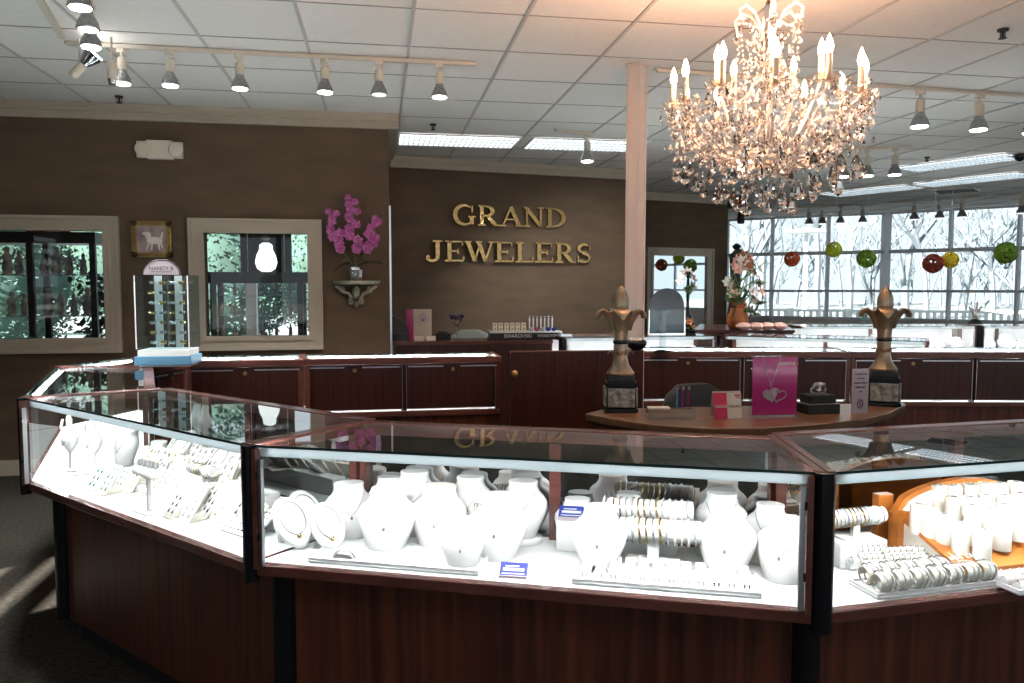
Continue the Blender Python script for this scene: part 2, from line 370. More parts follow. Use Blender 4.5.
# column at the ring of cases
m = MB(); cx, cy = 1.695, 5.03
m.box((cx, cy, H / 2), (.088, .088, H - .004), .72); m.box((cx, cy, H - .01), (.11, .11, .014), .72)
for k in range(4):
    a = .72 + PI / 4 + k * PI / 2; m.box((cx + -.0 + .058 * math.cos(a), cy + .058 * math.sin(a), H / 2), (.016, .016, H - .03), .72)
tag(m.build('square_column', 'columnpaint'), 'slim square pale column rising to the ceiling behind the left fleur-de-lis statue', 'column')

# ================================================================== OUTSIDE
struct(MB().box((10, 10, -.25), (160, 160, .2)).build('ground', 'ground'))
def bare_tree(base, h, seed, label, m='hazebark'):
    rnd = random.Random(seed); mb = MB()
    def br(p, d, L, r, lv):
        pts = [p]; q = p.copy(); dd = d.copy()
        for i in range(3):
            dd = (dd + Vector((rnd.uniform(-.14, .14), rnd.uniform(-.14, .14), rnd.uniform(-.02, .1)))).normalized(); q = q + dd * L / 3; pts.append(q.copy())
        mb.tube(pts, [r, r * .85, r * .7, r * .55], 5 if lv < 2 else 3, cap=False)
        if lv >= 4: return
        for i in range(4 if lv < 3 else 3):
            t = rnd.choice(pts[1:]); a = rnd.uniform(0, 2 * PI); e = rnd.uniform(.45, .95)
            nd = (dd * math.cos(e) + Vector((math.cos(a), math.sin(a), .25)) * math.sin(e)).normalized()
            br(t, nd, L * rnd.uniform(.55, .75), r * .5, lv + 1)
    br(Vector((0, 0, 0)), Vector((0, 0, 1)), h * .38, h * .018, 0)
    o = mb.build('bare_tree', m); o.location = base
    return tag(o, label, 'tree', None)
tp = [(740, 26, 9, 'slender haze-pale bare tree outside the far left window pane'), (764, 40, 13, 'tall bare tree behind the floral arrangement, outside'), (818, 34, 11, 'bare tree outside just right of the street lamp'), (850, 52, 14, 'bare tree outside behind the green wicker balls'),
      (872, 30, 8, 'small bare tree outside left of the thick window mullion'), (906, 38, 13, 'bare tree outside right of the thick window mullion'), (930, 28, 8, 'bare tree outside behind the dark red wicker ball'),
      (962, 44, 14, 'tall bare tree outside behind the yellow wicker ball'), (992, 30, 9, 'bare tree outside left of the rightmost green ball'), (1018, 36, 12, 'bare tree outside at the right edge of the glazing')]
for i, (px, d, h, lb) in enumerate(tp):
    p = Dp(px, 288, d); bare_tree((p.x, p.y, -.15), h, 30 + i, lb)
# picket railing
a, b = Dp(735, 316, 19.5), Dp(1040, 316, 17.2); t = thing('picket_railing', 'white picket railing along the terrace outside the windows', 'railing')
MB().beam((a.x, a.y, .98), (b.x, b.y, .98), .06, .06).build('top_rail', 'white_paint', t); MB().beam((a.x, a.y, .15), (b.x, b.y, .15), .05, .05).build('bottom_rail', 'white_paint', t)
m = MB(); n = 44
for i in range(n + 1): p = a.lerp(b, i / n); m.box((p.x, p.y, .48), (.05, .05, .95))
m.build('pickets', 'white_paint', t)['kind'] = 'stuff'
for i in range(0, 6): p = a.lerp(b, i / 5); MB().box((p.x, p.y, .45), (.12, .12, 1.15)).build('post', 'white_paint', t)
p = Dp(805, 288, 24); t = thing('street_lamp', 'white street lamp with a flat round head outside the window', 'lamp', (p.x, p.y, -.15))
MB().cyl((0, 0, 0), (0, 0, 3.35), .09, 10, 0, .06).build('pole', 'white_paint', t); MB().lathe([(.1, 0), (.62, .03), (.6, .09), (.2, .16), (.05, .2)], (0, 0, 3.33), 20).build('lamp_head', 'white_paint', t)
rnd = random.Random(77)
for i in range(26):
    px = 733 + i * 12 + rnd.uniform(-4, 4); d = rnd.uniform(58, 80); p = Dp(px, 288, d)
    o = bare_tree((p.x, p.y, -.15), rnd.uniform(8, 13), 100 + i, 'distant bare tree in the far tree line outside the windows, %s' % ('left of the lamp post', 'left part', 'middle part', 'right part')[min(3, i // 7)]); o['group'] = 'distant bare tree line outside the windows, ' + ('left of the lamp post', 'left part', 'middle part', 'right part')[min(3, i // 7)]
# leafy shrubs and trees of the garden seen through the left openings
def leafy(base, h, r, seed, label):
    rnd = random.Random(seed); t = thing('leafy_tree', label, 'tree', base); m = MB()
    for i in range(8000):
        a = rnd.uniform(0, 2 * PI); e = rnd.uniform(-1, 1); rr = r * rnd.uniform(.5, 1) ; c = Vector((rr * math.cos(a) * math.sqrt(1 - e * e), rr * math.sin(a) * math.sqrt(1 - e * e), h * .6 + e * h * .42))
        s = rnd.uniform(.02, .042); u = Vector((rnd.gauss(0, 1), rnd.gauss(0, 1), rnd.gauss(0, 1))).normalized(); v = u.orthogonal().normalized()
        m.add([c - u * s, c - v * s * .6, c + u * s, c + v * s * .6], [(0, 1, 2, 3)])
    m.ball((0, 0, h * .6), r * .82, 14, sz=h * .42 / r); m.build('crown', 'foliage', t); MB().cyl((0, 0, 0), (0, 0, h * .6), .07, 8, 0, .04).build('trunk', 'bark', t)
for i, (x, y, h, r, lb) in enumerate([(-5.6, 13.0, 2.9, 1.1, 'bushy green tree seen through the left opening at the photo edge'), (-3.7, 16.0, 2.9, 1.0, 'bushy green tree behind the figurine cabinet'), (-2.4, 12.9, 3.1, 1.1, 'green tree seen at the left side of the square opening'), (-.6, 15.6, 2.5, .9, 'low green tree seen behind the shelves in the square opening'), (-1.2, 18.5, 3.6, 1.6, 'broad green tree far behind the square opening'), (-5.4, 18.5, 3.8, 1.9, 'broad green tree far behind the figurine cabinet'), (-2.9, 20.5, 3.6, 1.7, 'broad green tree farthest back in the garden')]):
    leafy((x, y, -.15), h, r, 60 + i, lb)

# ================================================================== CEILING FIXTURES
def troffer(name_label, c, lx, ly, rz=0, dm='troffer'):
    t = thing('ceiling_troffer', name_label, 'ceiling light', (c[0], c[1], H - .012), rz, 'recessed louvred ceiling lights')
    m = MB()
    for a, b, dx, dy in ((0, ly / 2, lx, .02), (0, -ly / 2, lx, .02), (lx / 2, 0, .02, ly), (-lx / 2, 0, .02, ly)): m.box((a, b, 0), (dx, dy, .012))
    m.build('frame', 'white_paint', t); MB().box((0, 0, .006), (lx - .03, ly - .03, .003)).build('diffuser', dm, t)
    m = MB(); n = int(lx / .05)
    for i in range(1, n): m.box((-lx / 2 + lx * i / n, 0, -.006), (.007, ly - .03, .018))
    for i in range(1, 4): m.box((0, -ly / 2 + ly * i / 4, -.006), (lx - .03, .006, .018))
    m.build('louver', 'louver', t)
troffer('left of the two louvred ceiling lights before the lettered wall', (.80, 7.86), 1.18, .58)
troffer('right of the two louvred ceiling lights before the lettered wall, next to the column', (2.10, 7.86), 1.18, .58)
for px, py, lx, ly, rz, lb in ((958, 163, 1.25, .58, -1.12, 'largest louvred ceiling light at upper right, nearest of the three by the windows'), (972, 180, 1.35, .58, -1.12, 'middle louvred ceiling light at right, between the two others'), (870, 191, 1.35, .58, -1.12, 'louvred ceiling light nearest the windows, behind the chandelier')):
    p = Zp(px, py, H - .012); troffer(lb, p, lx, ly, rz)
for x, y, lb in ((1.5, -.6, 'nearest behind the viewer'), (-1.8, .2, 'left behind the viewer'), (5, 0, 'right behind the viewer'), (2, -3.5, 'by the shop front, middle one'), (-2, -3.5, 'by the shop front, left one'), (6, -3.5, 'by the shop front, right one')):
    troffer('added louvred fill light over the shop floor, ' + lb, (x, y), 1.18, .58, 0, 'troffer_fill')  # unseen troffers, added to brighten the walls and fronts facing the camera

troffer('added fill light of the room behind the openings', (-1.9, 8.2), 1.18, .58, 0, 'troffer_fill')  # unseen lamp, added to brighten the cabinets and poster in there
def spot_head(kind):
    def f():
        t = thing('track_spotlight', '', 'spotlight')
        MB().box((0, 0, -.012), (.05, .03, .024)).cyl((0, 0, -.02), (0, 0, -.055), .008, 8).build('mount', 'fixture', t)
        MB().lathe([(.018, -.13), (.026, -.125), (.026, -.06), (.015, -.05)], n=14).box((.0, .024, -.07), (.018, .01, .06)).build('lamp_body', 'fixture', t)
        b = MB().lathe([(.024, -.128), (.030, -.145), (.046, -.175), (.053, -.205), (.049, -.207)], n=18, wob=lambda a, i: 1 + (.03 if int(a / (2 * PI) * 18) % 2 else 0)).build('bulb', 'reflector', t)
        MB().lathe([(.047, -.2065), (.044, -.213), (.02, -.217)], n=16).build('lens', 'lampface' if kind else 'dimface', b)
        if kind:
            ld = bpy.data.lights.new('lamp_light', 'SPOT'); ld.energy = 60; ld.spot_size = 1.9; ld.spot_blend = .8; ld.shadow_soft_size = .04; ld.color = (1, .97, .92)
            lo = bpy.data.objects.new('lamp_light', ld); COL.objects.link(lo); lo.parent = t; lo.location = (0, 0, -.222)
        return t
    return Proto(f)
LIT, DIM = spot_head(1), spot_head(0)
def track(a, b, label, cat='light track', z=H - .017, m='fixture'):
    o = MB().beam((a[0], a[1], z), (b[0], b[1], z), .034, .022).cyl((a[0], a[1], z), (a[0], a[1], z + .012), .02).build('lighting_track', m)
    return tag(o, label, cat)
def heads(a, b, lst, zt=H - .028, sc=1, group=None):
    for px, py, on, lb in lst:     # the head hangs where its sight column crosses the track
        d = RGT * (px - 512) + FWD * FPX; d = Vector((d.x, d.y)); u = b - a
        # solve  t*d = a + s*u
        det = d.x * -u.y + u.x * d.y; t = (a.x * -u.y + u.x * a.y) / det
        p = d * t; o = (LIT if on else DIM).put((p.x, p.y, zt), random.uniform(-1, 1), lb, group, sc)
    return o
a = Zp(68, 44.5, 2.97).xy; b = Zp(476, 65, 2.97).xy; track(a, b, 'long cream lighting track above the brown wall at upper left')
GL = 'spotlights on the upper left track'
heads(a, b, [(131, 0, 1, 'lit spotlight, leftmost glowing one hanging straight on the long left track'), (178, 0, 1, 'lit spotlight second from the left on the long left track'), (246, 0, 1, 'brightest white spotlight in the middle of the long left track'),
             (329, 0, 1, 'lit spotlight fourth on the long left track, above the orchid side'), (382, 0, 0, 'unlit looking spotlight second from the right end of the long left track'), (441, 0, 1, 'lit spotlight at the right end of the long left track')], group=GL)
a2 = Zp(62, 38, 2.97).xy; b2 = Zp(-60, -170, 2.97).xy; track(a2, b2, 'cream lighting track running toward the viewer at the top left corner')
for (px, py, on, lb) in ((80, 4, 1, 'bright spotlight at the top left edge of the photo'), (88, 26, 0, 'dim ribbed spotlight below the topmost bright one'), (91, 44, 1, 'bright spotlight third down in the top left column of lamps')):
    p = Zp(px, py, 2.77); (LIT if on else DIM).put((p.x, p.y, H - .028), .3, lb, 'spotlights clustered at the top left corner', 1.0)
def tilted_spot(px, py, z, rot, lb, m='dimface'):
    t = thing('track_spotlight', lb, 'spotlight', Zp(px, py, z), 0, 'spotlights clustered at the top left corner')
    R = Matrix.Rotation(rot, 4, 'Y')
    MB().cyl((0, 0, .0), (0, 0, H - .02 - z), .007, 8).build('stem', 'fixture', t)
    MB().lathe([(.02, -.07), (.027, -.06), (.027, .02), (.018, .03)], n=14, mtx=R).build('lamp_body', 'fixture', t)
    if rot > .5:
        b = MB().lathe([(.024, .03), (.032, .045), (.050, .09), (.056, .115)], n=18, mtx=R).build('bulb', 'reflector', t); MB().lathe([(.050, .114), (.049, .122)], n=16, mtx=R).build('lens', 'lampface', b)
    else: MB().lathe([(.020, -.10), (.026, -.07)], n=14, mtx=R).build('bulb', 'reflector', t)
tilted_spot(80, 68, 2.80, .75, 'spotlight turned aside with its bright disc facing left, in the top left cluster')
tilted_spot(112, 67, 2.80, 0, 'short cream spotlight body at the left end of the long left track')
a = Zp(657, 71, 2.97).xy; b = Zp(1045, 98, 2.97).xy; track(a, b, 'long pale lighting track crossing behind the chandelier to the right edge')
heads(a, b, [(912, 0, 1, 'lit spotlight on the right track, nearer the chandelier'), (970, 0, 1, 'lit spotlight on the right track, second one right of the chandelier'), (1022, 0, 1, 'lit spotlight cut by the right edge of the photo')], sc=1.25, group='spotlights on the right hand track')
a = Zp(556, 131, 2.97).xy; b = Zp(592, 134, 2.97).xy; track(a, b, 'short lighting track left of the column over the louvred light')
wall_spot = heads(a, b, [(586, 0, 1, 'single lit spotlight hanging before the louvred light left of the column')], sc=1.2)
wall_spot.rotation_euler.z = 0
for c in kids(wall_spot):
    if c.type == 'LIGHT': c.data = c.data.copy(); c.data.energy = 170; c.rotation_euler = (.75, 0, -.35)
a = Zp(800, 152, 2.97).xy; b = Zp(912, 147, 2.97).xy; track(a, b, 'lighting track right behind the chandelier, middle depth')
heads(a, b, [(889, 0, 1, 'lit spotlight right of the chandelier, rightmost of the three behind it'), (862, 0, 1, 'lit spotlight behind the chandelier, middle of three'), (838, 0, 1, 'lit spotlight behind the lowest right crystals of the chandelier')], sc=1.3)
a = Zp(798, 208, 2.97).xy; b = Zp(877, 204.5, 2.97).xy; track(a, b, 'white lighting track by the windows, left one')
heads(a, b, [(806, 0, 0, 'white spotlight on the window track, first from the left'), (819, 0, 0, 'white spotlight on the window track, second from the left'), (837, 0, 0, 'white spotlight on the window track, third from the left'), (859, 0, 0, 'white spotlight on the window track, fourth from the left')], sc=1.4, group='unlit spotlights by the windows')
a = Zp(890, 203, 2.97).xy; b = Zp(984, 197, 2.97).xy; track(a, b, 'white lighting track by the windows, middle one')
heads(a, b, [(910, 0, 0, 'white spotlight left of three on the middle window track'), (935, 0, 0, 'white spotlight in the middle of the middle window track'), (957, 0, 0, 'white spotlight right of three on the middle window track')], sc=1.4, group='unlit spotlights by the windows')
a = Zp(994, 196, 2.97).xy; b = Zp(1040, 192, 2.97).xy; track(a, b, 'white lighting track by the windows, cut by the right edge')
heads(a, b, [(1016, 0, 0, 'white spotlight on the rightmost window track')], sc=1.4, group='unlit spotlights by the windows')
def sprink(px, py, lb):
    o = MB().cyl((0, 0, 0), (0, 0, -.012), .03, 14).cyl((0, 0, -.012), (0, 0, -.05), .008, 8).cyl((0, 0, -.05), (0, 0, -.054), .022, 12).box((.016, 0, -.03), (.004, .004, .04)).box((-.016, 0, -.03), (.004, .004, .04)).build('ceiling_sprinkler', 'black_matte')
    o.location = Zp(px, py, H) ; tag(o, lb, 'sprinkler')
for px, py, lb in ((119, 96, 'small dark sprinkler on the ceiling above the emergency light'), (433, 124, 'small dark sprinkler on the ceiling left of the louvred lights'), (1003, 29, 'dark sprinkler on the ceiling at the upper right corner'), (927, 157, 'small sprinkler on the ceiling left of the largest right louvred light'), (687, 184, 'small sprinkler on the ceiling right of the column')): sprink(px, py, lb)
t = thing('dome_camera', 'black dome camera on the ceiling at the right edge of the photo', 'camera', Zp(1020, 154, H)); MB().cyl((0, 0, 0), (0, 0, -.03), .07, 18).build('base', 'black_matte', t); MB().ball((0, 0, -.03), .055, 14).build('dome', 'black', t)
p = Zp(956, 191, H - .006); t = thing('air_vent', 'dark square air vent in the ceiling between louvred lights', 'vent', p, .7)
m = MB()
for s in (-1, 1): m.box((s * .28, 0, 0), (.03, .58, .012)); m.box((0, s * .28, 0), (.55, .03, .012))
m.build('frame', 'white_paint', t); m = MB().box((0, 0, .003), (.53, .53, .002))
for i in range(9): m.box((0, -.24 + .06 * i, -.001), (.53, .02, .006))
m.build('grille', 'black_matte', t)
p = Zp(238, 0, H)
p = Dp(741, 213, 11.6); t = thing('wall_camera', 'black surveillance camera on an arm at the end of the far brown wall', 'camera', p)
MB().cyl((-.02, 0, .1), (-.17, -.02, .12), .014, 8).build('arm', 'black_matte', t); MB().box((-.19, -.02, .12), (.05, .06, .12)).build('bracket', 'black_matte', t); MB().lathe([(.03, -.16), (.055, -.15), (.05, -.02), (.03, .02), (.02, .12)], n=12).build('body', 'black_matte', t)
# ================================================================== SHOWCASES
T = 1.067; ZD = .712
def v2(p): return Vector((p[0], p[1]))
def showcase(label, F0, F1, K0, K1, posts=(1, 1), doors=2, group=None, led=True, leftend=False, rightend=False, recess=.12, backposts=True, endglass=(0, 0), mirror=True):
    """F0,F1: the two outer top corners on the customer side; K0,K1: the corners on the staff side."""
    F0, F1, K0, K1 = map(v2, (F0, F1, K0, K1)); O = (F0 + F1 + K0 + K1) / 4; O3 = Vector((O.x, O.y, 0))
    F0, F1, K0, K1 = F0 - O, F1 - O, K0 - O, K1 - O
    t = thing('display_case', label, 'display case', O3, 0, group)
    d = (F1 - F0).normalized(); inn = Vector((-d.y, d.x))
    if inn.dot(K0 - F0) < 0: inn = -inn
    e0 = (K0 - F0).normalized(); e1 = (K1 - F1).normalized()
    s0 = 1 / max(.3, e0.dot(inn)); s1 = 1 / max(.3, e1.dot(inn))
    def at(u, dep):                 # u along the front 0..1, dep metres inwards
        a = F0 + e0 * dep * s0; b = F1 + e1 * dep * s1; return a.lerp(b, u)
    D = (K0 - F0).dot(inn)
    def quad(d0, d1, a=0, b=1, g=.0):
        q = [at(a, d0) + d * g, at(b, d0) - d * g, at(b, d1) - d * g, at(a, d1) + d * g]; return [tuple(p) for p in q]
    g = .003
    MB().prism(quad(recess, D - .03, g=g), .10, .677).build('base_panel', 'wood', t, .002)
    MB().prism(quad(recess + .05, D - .08, g=g), 0, .10).build('toe_kick', 'black_matte', t)
    MB().prism(quad(recess + .046, recess + .0495, g=g), .092, .0995).build('kick_trim', 'alu', t)
    MB().prism(quad(-.005, D, g=g), .678, .71).build('deck', 'wood_rail', t, .003)
    MB().prism(quad(.022, D - .03, g=.01), .7102, .7115).build('deck_liner', 'liner', t)
    # glass
    MB().prism(quad(.006, .012, g=.03), .7105, T - .010).build('front_glass', 'pane', t)
    MB().prism(quad(.004, D - .045, g=.022), T - .009, T - .003).build('top_glass', 'topglass', t)
    MB().prism(quad(.0015, .004, g=.022), T - .0095, T - .0025).build('glass_edge', 'glass_edge', t)
    # light bar
    lb = MB().prism(quad(.014, .0165, g=.03), T - .038, T - .011).build('light_bar', 'valance', t)
    if led: MB().prism(quad(.022, .036, g=.05), T - .026, T - .022).build('led_strip', 'led', lb)
    # rails and mitre rails
    MB().prism(quad(D - .05, D, g=.0), T - .042, T).build('back_rail', 'wood_rail', t, .004)
    for k, (on, Fp, Kp, sg) in enumerate(((1, F0, K0, 1), (1, F1, K1, -1))):
        e = (Kp - Fp).normalized(); n = Vector((e.y, -e.x)); n = n if n.dot(d) * sg > 0 else -n
        q = [Fp + e * .0, Kp - e * .048, Kp - e * .048 + n * .024, Fp + n * .024 + e * .0]
        MB().prism([tuple(p + n * .001) for p in q], T - .034, T + .002).build('end_rail', 'wood_rail', t, .003)
        if posts[k]:
            # black half-round post on the corner, upper and lower
            c = Fp + e * .010; up = MB(); pr = []
            for j in range(9): a = PI * j / 8; pr.append(tuple(c + n * .027 * math.cos(a) - inn * (.006 + .026 * math.sin(a))))
            pr += [tuple(c - n * .027 + inn * .012), tuple(c + n * .027 + inn * .012)]
            up.prism(pr, .66, T - .001); up.build('corner_post', 'black', t, .002)
            MB().prism([tuple(c + n * (.027 + a) + inn * b) for a, b in ((.001, -.024), (.016, -.022), (.016, .008), (.001, .008))], .705, T - .012).build('post_cheek', 'wood_rail', t)
            MB().prism([tuple(c + n * (.045 + a) + inn * b) for a, b in ((0, -.012), (.014, -.012), (.014, .004), (0, .004))], .713, T - .040).build('glass_channel', 'alu', t)
            for hz in (.79, .97): MB().cyl((*(c + n * .043 - inn * .015), hz), (*(c + n * .043 - inn * .015), hz + .02), .005, 8).build('hinge', 'black', t)
            c2 = at(0 if k == 0 else 1, recess); MB().cyl((*c2, .101), (*c2, .677), .036, 24).build('lower_post', 'black', t)
        if backposts:
            c = Kp - e * .03 + n * .02; MB().prism([tuple(c + n * a + inn * b) for a, b in ((-.016, -.02), (.016, -.02), (.016, .016), (-.016, .016))], .7115, T - .042).build('back_post', 'wood_rail', t)
    # staff-side doors: mirror towards the display, wood outside
    nd = doors
    for i in range(nd):
        a0, a1 = i / nd, (i + 1) / nd; ga = .03 if i == 0 else .008; gb = .03 if i == nd - 1 else .008
        q = [at(a0, D - .030) + d * ga, at(a1, D - .030) - d * gb, at(a1, D - .012) - d * gb, at(a0, D - .012) + d * ga]
        dr = MB().prism([tuple(p) for p in q], .722, T - .044).build('sliding_door', 'wood_dark', t, .002)
        q = [at(a0, D - .0335) + d * ga, at(a1, D - .0335) - d * gb, at(a1, D - .0305) - d * gb, at(a0, D - .0305) + d * ga]
        MB().prism([tuple(p) for p in q], .722, T - .044).build('mirror_panel' if mirror else 'white_panel', 'mirror' if mirror else 'liner', dr)
        f = MB()
        for s0_, s1_ in ((.04, .42), (.60, .96)):
            p, r_ = at(a0 + (a1 - a0) * s0_, D - .0115), at(a0 + (a1 - a0) * s1_, D - .0115)
            f.beam((p.x, p.y, 1.005), (r_.x, r_.y, 1.005), .004, .007)
        p, r_ = at(a0, D - .0115) + d * ga, at(a1, D - .0115) - d * gb
        f.beam((p.x, p.y, .726), (r_.x, r_.y, .726), .004, .005)
        for q_ in (p + d * .006, r_ - d * .006): f.beam((q_.x, q_.y, .73), (q_.x, q_.y, 1.01), .002, .002)
        f.build('finger_pull', 'alu', dr)
        p = at((a0 + a1) / 2, D - .012); MB().cyl((p.x, p.y, .985), tuple((*(p + inn * .010), .985)), .012, 12).build('lock', 'brass', dr)
    for k in (1,) if nd == 2 else range(1, nd):
        p = at(k / nd, D - .047); MB().prism([tuple(p + d * a + inn * b) for a, b in ((-.018, -.012), (.018, -.012), (.018, .010), (-.018, .010))], .7115, T - .043).build('back_post', 'wood_rail', t)
    for k in (0, 1):
        if endglass[k]:
            Fp, Kp = (F0, K0) if k == 0 else (F1, K1); e = (Kp - Fp).normalized(); n = d if k == 0 else -d
            MB().prism([tuple(p) for p in (Fp + e * .03 + n * .004, Kp - e * .05 + n * .004, Kp - e * .05 + n * .010, Fp + e * .03 + n * .010)], .7105, T - .036).build('end_glass', 'pane', t)
    return t
FL, FC, FR = Vector((-1.469, 3.524)), Vector((-.385, 2.345)), Vector((1.085, 1.742)); F3 = Vector((2.71, 1.88))
KL, KC, KR = Vector((-.93, 3.735)), Vector((-.044, 2.704)), Vector((1.212, 2.262)); K3 = Vector((2.56, 2.345))
O4, O5, I5, I4 = Vector((-1.85, 4.90)), Vector((-1.60, 5.50)), Vector((-1.16, 5.055)), Vector((-1.29, 4.78))
RE0, RE1 = Vector((.80, 5.50)), Vector((.80, 5.125)); mid0, mid1 = Vector((-.52, 5.50)), Vector((-.47, 5.075))
showcase('lit glass display case at left, crowded with tilted earring and ring displays', FL, FC, KL, KC, posts=(1, 0))
showcase('lit glass display case in the centre with white necklace busts', FC, FR, KC, KR)
showcase('lit glass display case at right with cream ring cylinders and bangle tray', FR, F3, KR, K3, posts=(0, 0), doors=2)
showcase('glass display case running back at far left under the acrylic jewellery tower', O4, FL, I4, KL, posts=(0, 0), led=True)
showcase('small corner display case behind the acrylic jewellery tower', O5, O4, I5, I4, posts=(0, 0), doors=1)
GR = 'display cases of the rear row with wooden staff doors'
showcase('left display case of the rear row, wooden staff door toward the viewer', mid0, O5, mid1, I5, posts=(0, 0), doors=1)
showcase('longer display case of the rear row with two locked doors, beside the gate panel', RE0, mid0, RE1, mid1, posts=(0, 0), doors=2)
# plain panel gate with a round brass knob
ga, gb = Vector((.83, 4.93)), Vector((1.70, 4.865))
t = thing('wooden_gate', 'plain tall mahogany panel with a round brass knob, between the rear rows', 'gate', (*((ga + gb) / 2), 0), math.atan2(gb.y - ga.y, gb.x - ga.x))
L = (gb - ga).length
MB().box((0, 0, .555), (L, .03, 1.108)).build('panel', 'wood_dark', t, .002); MB().box((0, 0, 1.1125), (L, .034, .006)).build('top_edge', 'wood_rail', t)
MB().cyl((-L / 2 + .025, -.015, .97), (-L / 2 + .025, -.03, .97), .012, 12).lathe([(.022, 0), (.024, .006), (.014, .012)], n=16, mtx=Matrix.Translation((-L / 2 + .025, -.028, .97)) @ Matrix.Rotation(PI / 2, 4, 'X')).build('knob', 'brass', t)
# right-hand rear row
a, b = Vector((1.80, 5.33)), Vector((5.0, 4.68)); u = (b - a).normalized(); n = Vector((-u.y, u.x)); c = a.lerp(b, .47)
showcase('display case of the right rear row, behind the magenta sign and its statue neighbours', c + n * .50, a + n * .50, c, a, posts=(0, 0), doors=2, endglass=(0, 1))
showcase('display case of the right rear row, behind the right fleur-de-lis statue to the photo edge', b + n * .50, c + n * .50, b, c, posts=(0, 0), doors=2)
# cases further back, customer side towards us
def far_case(label, A, Bp, dep, **k):
    A, Bp = v2(A), v2(Bp); u = (Bp - A).normalized(); n = Vector((-u.y, u.x)) * dep
    return showcase(label, A, Bp, A + n, Bp + n, mirror=False, **k)
fa, fb, fc = Zp(562, 337.5, T).xy, Zp(719, 335.2, T).xy, Zp(930, 341, T).xy
far_case('lit display case right behind the gate panel and the column', fa, fb, .5, posts=(1, 1), doors=2)
far_case('lit display case behind the right rear row with a long low top', fb + Vector((.03, -.01)), fc, .5, posts=(0, 0), doors=2)
ga_, gb_, gc_ = Zp(800, 326, T).xy, Zp(979, 325.5, T).xy, Zp(1060, 325.5, T).xy
far_case('brightly lit display case under the windows, left of its dark post', ga_, gb_, .5, posts=(0, 1), doors=2)
far_case('brightly lit display case under the windows at the right photo edge', gb_ + Vector((.02, 0)), gc_, .5, posts=(1, 0), doors=2)
# small busts etc. in them come below
# dark counters
def counter(label, poly, z1, m='wood_dark', z_top=.03, name='wooden_counter'):
    t = thing(name, label, 'counter'); c = sum((v2(p) for p in poly), Vector((0, 0))) / len(poly); t.location = (c.x, c.y, 0)
    P_ = [v2(p) - c for p in poly]
    MB().prism([tuple(p) for p in P_], z1 - z_top, z1).build('worktop', 'wood_rail', t, .003)
    MB().prism([tuple(p * .97) for p in P_], .08, z1 - z_top - .001).build('front_panel', m, t); MB().prism([tuple(p * .92) for p in P_], 0, .08).build('plinth', 'black_matte', t)
    return t
counter('brown wooden back counter under the gold lettering, carrying cards and jewellery stands', [(.13, 7.17), (1.62, 7.17), (1.62, 7.60), (.13, 7.60)], 1.03)
pa, pb, pc_, pd = Zp(694, 329.6, 1.08).xy, Zp(795, 330.2, 1.08).xy, Zp(786, 325, 1.08).xy, Zp(700, 324, 1.08).xy
counter('dark wooden counter with diagonal edge carrying the flower arrangement', [tuple(p) for p in (pa, pb, pc_, pd)], 1.08)

# oak table with convex front
t = thing('curved_table', 'half-moon oak desk top carrying the two statues and the signs', 'table', (1.62, 3.2, 0))
back = [Zp(603, 409, .975).xy, Zp(903, 402.5, .975).xy]; front = [Zp(x, y, .975).xy for x, y in ((906, 404), (888, 413), (862, 419.5), (820, 424), (760, 428), (700, 428), (650, 424.5), (610, 418.5), (585, 413.5))]
P_ = [p - Vector((1.62, 3.2)) for p in back + front]
MB().prism([tuple(p) for p in P_], .945, .975).build('tabletop', 'table', t, .004)
MB().prism([tuple(p * .985) for p in P_], .930, .9445).build('edge_band', 'wood_dark', t)
for x, y in ((-.5, .08), (.6, .05)): MB().box((x, y, .465), (.05, .05, .925)).box((x, y, .02), (.25, .25, .03)).build('leg', 'black_matte', t)
MB().box((.05, .06, .75), (1.1, .02, .32)).build('modesty_panel', 'wood_dark', t)
# office chair behind the table
def chair(label, loc, rz, zt, wdt=.5, m='blackleather', hh=.42):
    t = thing('office_chair', label, 'chair', loc, rz)
    rings = []
    for i in range(9):
        s = i / 8; z = zt - hh + hh * s; ww = wdt / 2 * (.86 + .14 * math.sin(PI * min(s * 1.1, 1))) * (1 if s < .8 else math.sqrt(max(.05, 1 - ((s - .8) / .2) ** 2 * .75)))
        ring = []
        for j in range(16):
            a = 2 * PI * j / 16; x = ww * math.copysign(abs(math.cos(a)) ** .6, math.cos(a)); y = .035 * math.copysign(abs(math.sin(a)) ** .7, math.sin(a)) + .10 * (x / .25) ** 2 * .5
            ring.append((x, -y, z))
        rings.append(ring)
    MB().loft(rings).build('backrest', m, t)
    MB().loft([[(.25 * f * math.copysign(abs(math.cos(2 * PI * j / 16)) ** .6, math.cos(2 * PI * j / 16)), -.27 + .24 * f * math.copysign(abs(math.sin(2 * PI * j / 16)) ** .6, math.sin(2 * PI * j / 16)), z) for j in range(16)] for f, z in ((.9, .43), (1, .45), (1, .49), (.92, .51))]).build('seat', m, t)
    MB().beam((0, -.02, .45), (0, .02, zt - hh * .6), .06, .02).build('back_bar', 'black_matte', t)
    MB().cyl((0, -.27, .1), (0, -.27, .43), .028, 12).build('gas_column', 'black_matte', t)
    for k in range(5):
        a = 2 * PI * k / 5; l = MB().beam((0, -.27, .10), (.28 * math.cos(a), -.27 + .28 * math.sin(a), .07), .05, .03).build('base_leg', 'black_matte', t)
        MB().cyl((.28 * math.cos(a) - .012, -.27 + .28 * math.sin(a), .028), (.28 * math.cos(a) + .012, -.27 + .28 * math.sin(a), .028), .027, 12).build('caster', 'black_matte', l)
    for s in (-1, 1): MB().tube([(s * .24, -.15, .47), (s * .29, -.15, .5), (s * .3, -.15, .66), (s * .29, -.3, .68)], .014, 8).build('armrest', 'black_matte', t)
    return t
